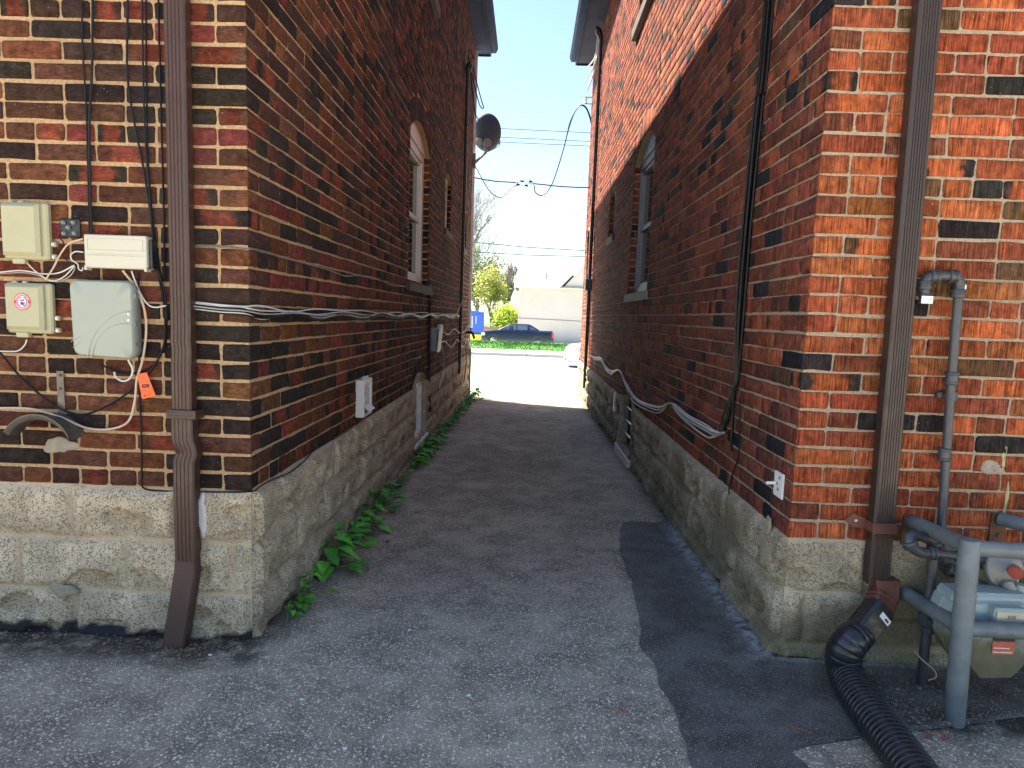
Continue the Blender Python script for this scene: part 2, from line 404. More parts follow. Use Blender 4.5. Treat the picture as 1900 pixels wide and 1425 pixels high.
def brick_wall(name, mats, O, U, N, width, z0, z1, ops, pal, seed, parent, side, proud=.005, first_ext=0, mj=.012, chips=1.0):
    """common bond, header course every sixth; side=True starts a stretcher course with a header (returns round the corner)"""
    rg = np.random.default_rng(seed); rc = np.random.default_rng(hash(pal[0][0][0]) % 1000+5)
    O, U, N = Vector(O), Vector(U), Vector(N)
    L, Hh = .203, .0965
    nc = int(math.ceil((z1-z0)/CO)); B = []; col = []; colB = []; fl = []; rn = []
    cols = np.array(pal[0]); pr = np.array(pal[1]); pr = pr/pr.sum()
    corner = np.random.default_rng(11 if pal is PAL_L else 12)
    cc = corner.choice(len(cols), size=400, p=pr); cf = corner.random(400)
    def put(q, ci=None, fr=None, bright=1):
        i = ci if ci is not None else rg.choice(len(cols), p=pr)
        c = cols[i]*rg.uniform(.82, 1.2)*(1+rg.normal(0, .05, 3)); B.append(q); col.append(c*.9)
        r = fr if fr is not None else rg.random()
        fl.append(1.0 if r < .16 else 0.0); colB.append(np.array(pal[2])*rg.uniform(.6, 1.15)); rn.append(rg.random())
    for k in range(nc):
        va, vb = z0+k*CO, min(z0+(k+1)*CO, z1)
        if vb-va < .02: continue
        m = mj/2; head = (k % 6 == 0); u = 0; first = True
        wob = rg.normal(0, .0012)
        while u < width:
            if head: l = Hh if not (first and side) else Hh*.75
            else:
                l = L
                if first: l = (Hh if (k % 2 == (0 if side else 1)) else L)
                elif rg.random() < .035: l = Hh
            e = min(u+l, width)
            sp = [o.span((va+vb)/2, True) for o in ops]
            for a, b in cut(u, e, sp):
                if b-a < .025: continue
                jl = .0 if (first and a == u) else 0
                a2 = a-(first_ext if (first and a == 0) else 0)
                j = lambda s=.0013: rg.normal(0, s)
                q = [(a2+(0 if first and a == 0 else j()), va+m+j()+wob), (b+j(), va+m+j()+wob), (b+j(), vb-m+j()+wob), (a2+(0 if first and a == 0 else j()), vb-m+j()+wob)]
                if first and a == 0: put(q, cc[k], cf[k])
                else: put(q)
            u = e+mj*.85; first = False
    for o in ops:
        if o.rise <= 0: continue
        nb = max(3, int(round((o.u1-o.u0)/.074))); c = (o.u0+o.u1)/2
        rows = 1 if o.ah > .15 else 1
        for i in range(nb):
            a = o.u0+(o.u1-o.u0)*i/nb+mj/2; b = o.u0+(o.u1-o.u0)*(i+1)/nb-mj/2
            fa = 1+.10*0; sh = lambda u: (u-c)*.10
            q = [(a, o.inner(a)+.004), (b, o.inner(b)+.004), (b+sh(b)*.6, o.inner(b)+o.ah-mj), (a+sh(a)*.6, o.inner(a)+o.ah-mj)]
            put(q, int(rg.choice([0, 1, 2, 6])) if pal is PAL_L else None)
    B = np.array(B); n = len(B); K = 12
    pd = proud*(1+rg.normal(0, .22, n)).clip(.3, 1.6)
    cen = B.mean(1, keepdims=True); size = (B.max(1)-B.min(1))[:, None, :]
    outl = []
    for i in range(4):
        a_, b_ = B[:, i], B[:, (i+1) % 4]; ln = np.linalg.norm(b_-a_, axis=1, keepdims=True)
        e = np.minimum(.005/ln, .3)*rg.uniform(.3, 1.6, (n, 1))
        cor = (np.abs(B[:, i, 0]+first_ext) < 1e-5)[:, None]; cor2 = (np.abs(B[:, (i+1) % 4, 0]+first_ext) < 1e-5)[:, None]
        e1 = np.where(cor, 0, e); e2 = np.where(cor2, 0, e)
        mid = a_*.5+b_*.5; nrm_ = np.stack([b_[:, 1]-a_[:, 1], a_[:, 0]-b_[:, 0]], 1)/ln
        mid = a_+(b_-a_)*rg.uniform(.3, .7, (n, 1)); keep = (cor & cor2)
        mid = mid+np.where(keep, 0, nrm_*rg.normal(0, .0013, (n, 1)))
        outl += [a_+(b_-a_)*e1, mid, b_-(b_-a_)*e2]
    OB = np.stack(outl, 1)
    ch = .0024
    inner = OB-np.sign(OB-cen)*ch*rg.uniform(.5, 1.5, (n, K, 1))
    tl = rg.normal(0, .0005, (n, K))
    def to3(uv, d):
        o = np.array(O); return o+uv[..., :1]*np.array(U)+uv[..., 1:2]*np.array([0, 0, 1])+d[..., None]*np.array(N)
    r0 = to3(OB, np.zeros((n, K))-.001); r1 = to3(OB, np.repeat((pd-ch*.8)[:, None], K, 1)+tl); r2 = to3(inner, np.repeat(pd[:, None], K, 1)+tl); r3 = to3(cen, pd[:, None])
    V = np.concatenate([r0, r1, r2, r3], 1).reshape(-1, 3)
    base = (np.arange(n)*(3*K+1))[:, None]
    fq = []
    for i in range(0, K, 2): fq.append([3*K, 2*K+i, 2*K+i+1, 2*K+(i+2) % K])
    for i in range(K):
        j = (i+1) % K; fq.append([i, j, K+j, K+i]); fq.append([K+i, K+j, 2*K+j, 2*K+i])
    fq = np.array(fq); Q = (base[:, :, None]+fq[None]).reshape(-1, 4)
    flip = (U.cross(Vector((0, 0, 1)))).dot(N) < 0
    if flip: Q = Q[:, ::-1]
    lu = (OB-cen)/(size/2+1e-6); l12 = np.concatenate([lu, lu, lu*.97, lu[:, :1]*0], 1)
    uvv = l12.reshape(-1, 2)[Q.ravel()]
    nf = len(Q); per = len(fq)
    # mortar sheet with openings
    mv = []; mq = []; step = CO/2; ns = int(math.ceil((z1-z0)/step))
    def mquad(a, b, c, d):
        i = len(mv); mv.extend([a, b, c, d]); mq.append([i, i+1, i+2, i+3] if not flip else [i+3, i+2, i+1, i])
    for k in range(ns):
        va, vb = z0+k*step, min(z1, z0+(k+1)*step)
        for a, b in cut(0, width, [o.span((va+vb)/2+1e-4, False) for o in ops]):
            m = max(1, int((b-a)/.5))
            for i in range(m):
                p, q = a+(b-a)*i/m, a+(b-a)*(i+1)/m
                mquad((p, va), (q, va), (q, vb), (p, vb))
    mv = np.array(mv); MV = to3(mv, np.zeros(len(mv)))
    mqn = np.array(mq)+len(V)
    V = np.concatenate([V, MV]); Q2 = np.concatenate([Q, mqn]); mi = np.concatenate([np.zeros(nf), np.ones(len(mqn))])
    def fa(x, z): x = np.repeat(np.array(x, float), per, 0); return np.concatenate([x, np.zeros((len(mqn),)+x.shape[1:])+z])
    colA = np.concatenate([np.array(col), np.ones((n, 1))], 1); colb = np.concatenate([np.array(colB), np.ones((n, 1))], 1)
    attrs = {'colA': ('FLOAT_COLOR', 'FACE', fa(colA, .3)), 'colB': ('FLOAT_COLOR', 'FACE', fa(colb, .3)), 'flash': ('FLOAT', 'FACE', fa(fl, 0)), 'brnd': ('FLOAT', 'FACE', fa(rn, 0))}
    uv = np.concatenate([uvv, np.zeros((len(mqn)*4, 2))])
    return quads_to_mesh(name, V, Q2, mi, attrs, uv, mats, parent)
def reveal(mats, O, U, N, op, depth, pal, parent, seed, plain=False):
    """far jamb in returned bricks, the other reveals in mortar; part of the wall opening"""
    O, U, N = Vector(O), Vector(U), Vector(N); Z = Vector((0, 0, 1)); mb = MB()
    P = lambda u, v, d: O+U*u+Z*v+N*(d+(.03 if plain and d == 0 else 0))
    mb.add([P(op.u0, op.v0, 0), P(op.u0, op.v0, -depth), P(op.u0, op.vs, -depth), P(op.u0, op.vs, 0)], [(0, 1, 2, 3)])
    mb.add([P(op.u0, op.v0, 0), P(op.u0, op.v0, -depth), P(op.u1, op.v0, -depth), P(op.u1, op.v0, 0)], [(0, 1, 2, 3)])
    n = 12
    for i in range(n):
        a = op.u0+(op.u1-op.u0)*i/n; b = op.u0+(op.u1-op.u0)*(i+1)/n
        mb.add([P(a, op.inner(a), 0), P(a, op.inner(a), -depth), P(b, op.inner(b), -depth), P(b, op.inner(b), 0)], [(0, 1, 2, 3)])
    mb.build('reveal', [mats[1]], parent, fix=False)
    if plain:
        mb = MB(); mb.add([P(op.u1, op.v0, 0), P(op.u1, op.v0, -depth), P(op.u1, op.vs, -depth), P(op.u1, op.vs, 0)], [(0, 1, 2, 3)]); mb.build('jamb', [mats[1]], parent, fix=False); return
    brick_wall('jamb', mats, O+U*op.u1-N*.0, -N, -U, depth, op.v0, op.vs, [], pal, seed, parent, True)
# ------------------------------------------------------------------ rock-face foundation
def foundation(name, mat, O, U, N, width, zt, zb, res, seed, parent, ops=(), tarh=0, mossy=False, u_in=0, bl=.42, round0=0, bulge=.032):
    rg = np.random.default_rng(seed); O, U, N = [np.array(x, float) for x in (O, U, N)]
    H = zt-zb; nu = int(width/res); nv = int(H/res)
    uu, vv = np.meshgrid(np.linspace(0, width, nu+1), np.linspace(zb, zt, nv+1), indexing='ij')
    ch = .2; k = np.floor((zt-vv)/ch).astype(int); fv = (zt-vv)/ch-k
    off = (k % 2)*bl*.5+.13; bi = np.floor((uu+off)/bl).astype(int); fu = (uu+off)/bl-bi
    dx = np.minimum(fu, 1-fu)*bl; dz = np.minimum(fv, 1-fv)*ch
    wob = (vn(uu*14, vv*14)-.5)*.012
    e = np.minimum(dx, dz)+wob
    joint = 1-ss(e, .005, .013)
    h = (.55*ss(e, .004, .014)+.45*ss(e, .01, .04))*bulge*(.75+.75*fbm(uu*5+seed, vv*5, 3))
    bite = np.zeros_like(h)
    for kk in range(k.max()+1):
        for b in range(bi.min(), bi.max()+1):
            for q in range(rg.integers(2, 5)):
                cu = (b+rg.uniform(.1, .9))*bl-((kk % 2)*bl*.5+.13); cv = zt-(kk+rg.choice([rg.uniform(.55, .95), rg.uniform(.15, .9)], p=[.65, .35]))*ch
                ru = rg.uniform(.03, .085); rv = rg.uniform(.022, .05)
                if cu < -.1 or cu > width+.1: continue
                i0, i1 = max(0, int((cu-ru)/res)), min(nu+1, int((cu+ru)/res)+2)
                j0, j1 = max(0, int((cv-rv-zb)/res)), min(nv+1, int((cv+rv-zb)/res)+2)
                if i0 >= i1 or j0 >= j1: continue
                s = np.s_[i0:i1, j0:j1]
                mk = (k[s] == kk) & (bi[s] == b)
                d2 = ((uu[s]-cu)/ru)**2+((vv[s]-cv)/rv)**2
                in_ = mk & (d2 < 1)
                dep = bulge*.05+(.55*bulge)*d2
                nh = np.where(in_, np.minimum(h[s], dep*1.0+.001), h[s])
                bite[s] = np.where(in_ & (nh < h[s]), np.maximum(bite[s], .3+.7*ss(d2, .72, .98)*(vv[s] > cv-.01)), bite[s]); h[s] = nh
    h = h+(fbm(uu*40, vv*40, 3)-.45)*.005
    if round0: h = h-round0*(1-ss(uu, 0, .09))**2*.6
    if u_in: h = np.where(uu < .012, 0, h)
    P = O+uu[..., None]*U+np.stack([0*vv, 0*vv, vv], -1)+h[..., None]*N
    idx = np.arange((nu+1)*(nv+1)).reshape(nu+1, nv+1)
    Q = np.stack([idx[:-1, :-1], idx[1:, :-1], idx[1:, 1:], idx[:-1, 1:]], -1).reshape(-1, 4)
    cu = uu[:-1, :-1].ravel()+res/2; cv = vv[:-1, :-1].ravel()+res/2; keep = np.ones(len(Q), bool)
    for o in ops: keep &= ~((cu > o.u0) & (cu < o.u1) & (cv > o.v0) & (cv < zt+1))
    Q = Q[keep]
    if np.dot(np.cross(U, [0, 0, 1]), N) < 0: Q = Q[:, ::-1]
    nse = fbm(uu*9+3, vv*9, 4)
    tar = ss(tarh+(nse-.5)*.12-(vv-zb), -.004, .012) if tarh else np.zeros_like(h)
    moss = ss(fbm(uu*3+8, vv*3, 4)+(.25 if mossy else -.1)-(vv-zb)*(.55 if mossy else .8), .35, .62)*(1 if mossy else .5)
    f = lambda a: ('FLOAT', 'POINT', a.ravel())
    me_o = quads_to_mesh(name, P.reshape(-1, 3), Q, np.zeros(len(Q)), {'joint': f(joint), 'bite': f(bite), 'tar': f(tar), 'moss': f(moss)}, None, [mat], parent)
    me_o.data.polygons.foreach_set('use_smooth', [True]*len(me_o.data.polygons))
    return me_o
# ------------------------------------------------------------------ ground and streets
def sheet(name, mat, x0, x1, ys, dz, nx=1, kind='structure', attr=None, extra=None):
    xs = np.linspace(x0, x1, nx+1); vs = [(x, y, zg(y)+dz+(extra(x, y) if extra else 0)) for x in xs for y in ys]; m = len(ys)
    Q = np.array([(i*m+j, (i+1)*m+j, (i+1)*m+j+1, i*m+j+1) for i in range(nx) for j in range(m-1)])
    V = np.array(vs); at = {}
    if attr: at[attr[0]] = ('FLOAT', 'POINT', np.array([attr[1](x, y) for x, y, z in vs]))
    o = quads_to_mesh(name, V, Q, np.zeros(len(Q)), at, None, [mat], None); tag(o, kind=kind); return o
EARTH = pm('far_ground', (.16, .17, .1), .95, var=.2, scale=.3, bump=0)
sheet('ground', EARTH, -600, 600, [-60, 2.5, 12, 16, 28, 37, 45, 200, 900], -.35, 4)
def dirt(x, y):
    d = 0
    if y < 2.75: d = max(d, 1-abs(y-2.36)/.13) if x < -.9 else d
    if x < -.6: d = max(d, (1-(x+1.0)/.16) if y > 2.4 else 0)
    if x > .9 and y < 2.6: d = max(d, 1-abs(y-2.40)/.2)
    if x > 1.25: d = max(d, min(1, (y-2.02)/.08)*min(1, (x-1.2)/.15))
    if x > .8 and y >= 2.5: d = max(d, (x-.86)/.1)
    return float(min(1, max(0, d)))
ys = list(np.arange(1.0, 4.6, .05)); ys = [-60, -20, -5, 0, .5]+ys+list(np.arange(4.7, 12.61, .3))
xs_ = sorted(set([-60, -20, -9, -5, -3]+list(np.round(np.arange(-2.4, 2.45, .05), 3))+[3, 5, 9, 20, 60]))
V = []; A = []
for x in xs_:
    for y in ys:
        b = (float(fbm(np.array(x*1.3+5), np.array(y*1.3), 3))-.45)*.03
        V.append((x, y, zg(y)+b*(1 if abs(x) < 3 and 0 < y else 0))); A.append(dirt(x, y))
m = len(ys); Q = np.array([(i*m+j, (i+1)*m+j, (i+1)*m+j+1, i*m+j+1) for i in range(len(xs_)-1) for j in range(m-1)])
def gz(x, y): return zg(y)+(float(fbm(np.array(x*1.3+5), np.array(y*1.3), 3))-.45)*.03
o = quads_to_mesh('driveway', np.array(V), Q, np.zeros(len(Q)), {'dirt': ('FLOAT', 'POINT', np.array(A))}, None, [ASPH], None); tag(o, kind='structure')
o.data.polygons.foreach_set('use_smooth', [True]*len(o.data.polygons))
# fresh patch: outline measured on the ground
pl = [onz(*p, 0.0)[:2] for p in [(1147, 982), (1150, 1010), (1165, 1060), (1180, 1110), (1186, 1150), (1190, 1200), (1210, 1240), (1232, 1290), (1252, 1340), (1262, 1370), (1285, 1425)]]
pl = [(pl[-1][0]+.03, .95)]+pl[::-1]     # left edge, near to far
ysP = np.arange(.95, 4.35, .03)
le = np.interp(ysP, [p[1] for p in pl], [p[0] for p in pl])
V = []; A = []; nxp = 26
for y, l in zip(ysP, le):
    l = l+(float(fbm(np.array(y*7), np.array(2.2), 4))-.45)*.05
    if y > 4.0: l = l+(y-4.0)**1.5*.25
    if y >= 2.47: r = .958
    else: r = np.interp(y, [.95, 1.7, 1.95, 2.05, 2.2, 2.3, 2.47], [.86, .86, .84, 1.15, 1.75, 2.6, 2.9])+(float(fbm(np.array(y*9), np.array(7.2), 4))-.45)*.12*(1 if y < 2.3 else 0)
    for i in range(nxp+1):
        x = l+(r-l)*i/nxp; ed = min(i, nxp-i)/nxp*abs(r-l)
        z = gz(x, y)+.004+.008*min(1, ed/.05)
        if y >= 2.47: z += .03*max(0, 1-(.958-x)/.10)
        V.append((x, y, z)); cl = .965+(.0 if y > 2.5 else (y-2.5)*.0)
        dd = abs(x-(.93-(max(0, y-2.5))*.012)); c = max(0, 1-dd/.05)*min(1, max(0, (y-2.45)/.1))*min(1, max(0, (4.3-y)/.2))
        c = max(c, .25*max(0, 1-abs(x-.83)/.12)*min(1, max(0, (y-2.8)/.5))*min(1, max(0, (4.3-y)/.4))); A.append(c)
m = nxp+1; Q = np.array([(j*m+i, j*m+i+1, (j+1)*m+i+1, (j+1)*m+i) for j in range(len(ysP)-1) for i in range(nxp)])
o = quads_to_mesh('asphalt_patch', np.array(V), Q, np.zeros(len(Q)), {'chalk': ('FLOAT', 'POINT', np.array(A))}, None, [PATCH], None); tag(o, kind='structure')
o.data.polygons.foreach_set('use_smooth', [True]*len(o.data.polygons))
# apron, road, kerb, pavement, verge, service road
sheet('bounce_pad', pm('bounce_pad_concrete', (.58, .53, .44), .9, var=.1, scale=.8, bump=.2), -30, 30, [-40, -10, -1.2, .62], .008, 4)  # unseen pale slab, added to bounce warm light onto the house fronts
sheet('forecourt', CONC, -60, 60, [12.3, 14, 16, 22, 28.5], .006, 10)
sheet('road', ROAD, -200, 200, [28.5, 32, 37], .008, 4)
mb = MB()
for i in range(-30, 30): mb.box((i*3.0+.01, 37, -1.1), (i*3.0+2.99, 37.3, -.70), .01)
tag(mb.build('kerb', CONC), kind='structure')
mb = MB()
for i in range(-40, 40): mb.box((i*2.2+.01, 37.32, -1.0), (i*2.2+2.19, 40.5, -.695), .01)
tag(mb.build('pavement', CONC), kind='structure')
GRASSM = pm('mown_grass', (.075, .20, .03), .9, var=.35, scale=1.5, bump=.8, bscale=30, bdist=.05, dirt=(.10, .15, .03), dthr=(.5, .8))
xs = np.linspace(-60, 60, 121); yg = np.linspace(40.5, 52.5, 25)
zgr = lambda x, y: -.70+.12*float(ss(y, 41, 48))-.62*float(ss(y, 49.5, 52.5))+.05*(float(fbm(np.array(x*.3), np.array(y*.3), 3))-.45)
V = [(x, y, zgr(x, y)) for x in xs for y in yg]; m = len(yg)
Q = np.array([(i*m+j, (i+1)*m+j, (i+1)*m+j+1, i*m+j+1) for i in range(120) for j in range(m-1)])
o = quads_to_mesh('grass_verge', np.array(V), Q, np.zeros(len(Q)), {}, None, [GRASSM], None); tag(o, kind='structure')
# grass blades as tufts
mb = MB(); rg = np.random.default_rng(5)
for i in range(9000):
    x = rg.uniform(-7, 7); y = rg.uniform(40.6, 50); z = zgr(x, y); a = rg.uniform(0, 3.14); h = rg.uniform(.04, .10); wd = .035
    c, s = math.cos(a)*wd, math.sin(a)*wd; lx, ly = rg.normal(0, .03, 2)
    mb.add([(x-c, y-s, z-.01), (x+c, y+s, z-.01), (x+lx, y+ly, z+h)], [(0, 1, 2)])
BLADE = pm('grass_blades', (.09, .26, .035), .8, var=.4, scale=2, bump=0)
tag(mb.build('grass', BLADE, fix=False), 'short bright green mown grass on the verge beyond the pavement', 'grass', kind='stuff')
sv = [(x, y, -1.085) for x in (-200, 200) for y in (52.3, 66)]
mb = MB(); mb.add(sv, [(0, 2, 3, 1)]); tag(mb.build('service_road', CONC, fix=False), kind='structure')
mb = MB(); mb.add([(-200, 66, -1.08), (200, 66, -1.08), (200, 200, -1.0), (-200, 200, -1.0)], [(0, 1, 2, 3)]); tag(mb.build('lawn', GRASSM, fix=False), kind='structure')
# ------------------------------------------------------------------ left house
HL = thing('brick_house', 'dark brown brick house with tan mortar on the left of the driveway', 'house', (-3.5, 6, 0))
bigL = Op(5.80-Y0, 6.93-Y0, 1.50, 2.72, .16, .2)
smL = [Op(8.2-Y0, 8.82-Y0, 2.22, 2.80, .07, .16), Op(10.45-Y0, 10.9-Y0, 2.22, 2.78, .06, .16)]
upL = Op(5.80-Y0, 7.0-Y0, 4.15, 5.1, .0, 0)
bsL = Op(6.12-Y0, 6.78-Y0, .08, .60, .10, .14)
mL = [BR_L, MO_L]
EL = 5.47
brick_wall('wall', mL, (XL, Y0, 0), (0, 1, 0), (1, 0, 0), YL1-Y0, FL, EL, [bigL, *smL, upL, bsL], PAL_L, 21, HL, True, mj=.010)
brick_wall('wall', mL, (XL, Y0, 0), (-1, 0, 0), (0, -1, 0), 5.0, FL, EL, [], PAL_L, 22, HL, False, first_ext=.005, mj=.0118)
bsLf = Op(bsL.u0, bsL.u1, .08, .7)
foundation('foundation', BK_L, (XL, Y0, 0), (0, 1, 0), (1, 0, 0), YL1-Y0, FL, -.26, .011, 5, HL, [bsLf], tarh=.0, u_in=1, bl=.40)
foundation('foundation', BK_L, (XL, Y0, 0), (-1, 0, 0), (0, -1, 0), 5.0, FL, -.08, .010, 6, HL, [], tarh=.12, u_in=1, bl=.40, bulge=.026)
for o_ in (bigL, *smL, upL): reveal(mL, (XL, Y0, 0), (0, 1, 0), (1, 0, 0), o_, .10, PAL_L, HL, 31)
reveal([BR_L, BK_L], (XL, Y0, 0), (0, 1, 0), (1, 0, 0), bsL, .10, PAL_L, HL, 32, True)
mb = MB()
mb.box((-6, 2.6, -.3), (-1.12, YL1-.05, EL))
mb.build('inner_wall', pm('dark_interior', (.02, .02, .02), .9, bump=0), HL)
mb = MB(); mb.box((-6, YL1-.04, -.3), (XL, YL1, EL)); mb.build('rear_wall', pm('distant_brown_brick', (.1, .06, .045), .85), HL)
def window(parent, X, nx, y0, y1, z0, zs, rise, dep=.07, fr=.055, fmat=None, panel=None, sash=True, fw=None, sill=True):
    """window in a side wall; nx=+1 wall looks to +X"""
    fmat = fmat or PVC; xo = X-nx*dep; xi = X-nx*(dep+.06)
    mbf = MB(); fw = fw or fr
    mbf.box((xo, y0, z0), (xi, y0+fr, zs)); mbf.box((xo, y1-fw, z0), (xi, y1, zs))
    mbf.box((xo, y0+fr, z0), (xi, y1-fw, z0+fr)); mbf.box((xo, y0+fr, zs-fr), (xi, y1-fw, zs))
    f = mbf.build('window', fmat, parent)
    if sash:
        m2 = MB(); s = .035; a, b = xo-nx*.015, xi-nx*.0; zm = (z0+zs)/2
        ya, yb = y0+fr+.004, y1-fw-.004
        m2.box((a, ya, z0+fr+.003), (b, ya+s, zs-fr-.003)); m2.box((a, yb-s, z0+fr+.003), (b, yb, zs-fr-.003))
        m2.box((a, ya+s, z0+fr+.003), (b, yb-s, z0+fr+s)); m2.box((a, ya+s, zs-fr-s), (b, yb-s, zs-fr-.003)); m2.box((a-nx*.004, ya+s, zm-.02), (b, yb-s, zm+.02))
        m2.build('frame', fmat, f)
    m3 = MB(); m3.box((xi+nx*.018, y0+fr, z0+fr), (xi+nx*.012, y1-fw, zs-fr)); m3.build('pane', panel or GLASS, f)
    if rise > 0:
        m4 = MB(); n = 12; pts = [(y0, zs+.003)]+[(y0+(y1-y0)*i/n, zs+.004+rise*(1-(2*i/n-1)**2)) for i in range(n+1)]+[(y1, zs+.003)]
        pts = [pts[0]]+pts[2:-2]+[pts[-1]]
        m4.prism(pts, 0, xo+nx*.012, xi); mb_m = PVC if fmat is PVC and z0 > 1 else (fmat if fmat.name == 'grey_window_frame' else TANW); m4.build('arch_panel', mb_m, f)
    return f
f = window(HL, XL, 1, 5.80, 6.93, 1.50, 2.72, .15, dep=.055, fr=.07, fw=.11)
mb = MB(); mb.box((XL-.1, 5.70, 1.425), (XL+.035, 7.05, 1.497), .004); mb.build('sill', SILL, f)
for o_ in smL:
    f = window(HL, XL, 1, Y0+o_.u0, Y0+o_.u1, o_.v0, o_.vs, o_.rise-.01, dep=.05, fr=.045)
    mb = MB(); mb.box((XL-.1, Y0+o_.u0-.05, o_.v0-.075), (XL+.03, Y0+o_.u1+.05, o_.v0-.003), .004); mb.build('sill', SILL, f)
f = window(HL, XL, 1, 5.80, 7.0, 4.15, 5.1, 0, dep=.05, fr=.07)
mb = MB(); mb.box((XL-.1, 5.70, 4.05), (XL+.05, 7.1, 4.147), .004); mb.build('sill', SILL, f)
f = window(HL, XL, 1, 6.12, 6.78, .08, .60, .095, dep=.012, fr=.04, fmat=pm('bright_white_panel', (.82, .82, .80), .5, bump=.05), panel=pm('white_panel', (.78, .78, .76), .5, bump=.05), sash=False)
mb = MB(); mb.box((XL-.1, 6.06, .045), (XL+.055, 6.84, .077), .003); mb.build('sill', PVC, f)
# eave
def eave(parent, X, nx, ov, z, ya, yb, slat, far, flat=None):
    """soffit with slats across, fascia and gutter"""
    xo = X+nx*ov; mb = MB()
    mb.box((X-nx*.02, ya, z), (xo, yb, z+.012)) if not slat else None
    if slat:
        n = int((yb-ya)/.1)
        for i in range(n):
            a = ya+(yb-ya)*i/n; b = ya+(yb-ya)*(i+1)/n
            mb.box((X-nx*.02, a+.004, z), (xo, b-.004, z+.012)); mb.box((X-nx*.02, b-.004, z+.006), (xo, b+.004, z+.016))
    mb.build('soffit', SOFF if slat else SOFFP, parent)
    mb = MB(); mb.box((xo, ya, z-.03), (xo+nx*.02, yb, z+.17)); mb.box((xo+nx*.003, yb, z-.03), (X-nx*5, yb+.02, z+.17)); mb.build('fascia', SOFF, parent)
    mb = MB(); g = xo+nx*.022
    pr = [(g, z+.03), (g+nx*.07, z+.03), (g+nx*.10, z+.09), (g+nx*.10, z+.14), (g+nx*.095, z+.14), (g+nx*.095, z+.092), (g+nx*.066, z+.036), (g+nx*.004, z+.036), (g+nx*.004, z+.14), (g, z+.14)]
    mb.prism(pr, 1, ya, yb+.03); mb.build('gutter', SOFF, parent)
    mb = MB(); xm = X-nx*2.6; ym = (ya+yb)/2
    zr = z+1.9; x2 = X-nx*5.2
    vs = [(xo+nx*.05, ya, z+.175), (xo+nx*.05, yb+.05, z+.175), (x2, yb+.05, z+.175), (x2, ya, z+.175), (xm, ya+2.6, zr), (xm, yb-2.6, zr)]
    mb.add(vs, [(0, 1, 5, 4), (1, 2, 5), (2, 3, 4, 5), (3, 0, 4), (0, 3, 2, 1)]); mb.build('roof', SHING, parent)
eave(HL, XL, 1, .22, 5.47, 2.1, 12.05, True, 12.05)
# ------------------------------------------------------------------ right house
HR = thing('brick_house', 'orange-red textured brick house with grey mortar on the right of the driveway', 'house', (3.5, 6, 0))
mR = [BR_R, MO_R]; ER = 5.66
bigR = Op(5.92-Y0, 7.03-Y0, 1.50, 2.72, .16, .2)
smR = [Op(8.5-Y0, 9.1-Y0, 2.25, 2.78, .07, .16), Op(12.05-Y0, 12.4-Y0, 2.0, 2.75, 0, 0)]
upR = Op(5.95-Y0, 7.35-Y0, 4.12, 5.1, 0, 0)
bsR = Op(6.2-Y0, 7.05-Y0, .02, .50, .09, .14)
brick_wall('wall', mR, (XR, Y0, 0), (0, 1, 0), (-1, 0, 0), YR1-Y0, FR, ER, [bigR, *smR, upR, bsR], PAL_R_SHADE, 41, HR, True, mj=.0085)
brick_wall('wall', mR, (XR, Y0, 0), (1, 0, 0), (0, -1, 0), 5.0, FR, ER, [], PAL_R, 42, HR, False, first_ext=.005, mj=.0095)
foundation('foundation', BK_R, (XR, Y0, 0), (0, 1, 0), (-1, 0, 0), YR1-Y0, FR, -.28, .011, 8, HR, [Op(bsR.u0, bsR.u1, .02, .7)], mossy=True, u_in=1)
foundation('foundation', BK_R, (XR, Y0, 0), (1, 0, 0), (0, -1, 0), 5.0, FR, -.08, .010, 9, HR, [], tarh=.05, mossy=True, u_in=1, bulge=.020)
for o_ in (bigR, *smR, upR): reveal(mR, (XR, Y0, 0), (0, 1, 0), (-1, 0, 0), o_, .10, PAL_R_SHADE, HR, 51)
reveal([BR_R, BK_R], (XR, Y0, 0), (0, 1, 0), (-1, 0, 0), bsR, .12, PAL_R, HR, 52, True)
mb = MB(); mb.box((1.13, 2.6, -.3), (6, YR1-.05, ER)); mb.build('inner_wall', bpy.data.materials['dark_interior'], HR)
mb = MB(); mb.box((XR, YR1-.04, -.3), (6, YR1, ER)); mb.build('rear_wall', bpy.data.materials['distant_brown_brick'], HR)
f = window(HR, XR, -1, 5.92, 7.03, 1.50, 2.72, .15, dep=.055, fr=.06, fmat=pm('grey_window_frame', (.20, .23, .26), .5))
mb = MB(); mb.box((XR+.1, 5.84, 1.42), (XR-.03, 7.12, 1.497), .004); mb.build('sill', pm('pale_stone_sill', (.20, .19, .19), .8), f)
for o_ in smR:
    f = window(HR, XR, -1, Y0+o_.u0, Y0+o_.u1, o_.v0, o_.vs, max(0, o_.rise-.01), dep=.05, fr=.045, fmat=bpy.data.materials['grey_window_frame'])
    mb = MB(); mb.box((XR+.1, Y0+o_.u0-.05, o_.v0-.075), (XR-.03, Y0+o_.u1+.05, o_.v0-.003), .004); mb.build('sill', SILL, f)
f = window(HR, XR, -1, 5.95, 7.35, 4.12, 5.1, 0, dep=.05, fr=.06, fmat=bpy.data.materials['grey_window_frame'])
mb = MB(); mb.box((XR+.1, 5.85, 4.02), (XR-.05, 7.45, 4.117), .004); mb.build('sill', SILL, f)  # dark colour stands in for the shadow this sill throws on the wall
f = window(HR, XR, -1, 6.2, 7.05, .02, .50, .085, dep=.07, fr=.03, fmat=BROWN2, sash=False)
mb = MB()
for z in (.14, .27, .40): mb.tube([(XR+.03, 6.2, z), (XR+.03, 7.05, z)], .008, 6)
mb.build('bar', ZINC, f)
mb = MB(); mb.box((XR+.1, 6.15, -.2), (XR-.05, 7.10, .008), .01); mb.build('sill', CONC, f)
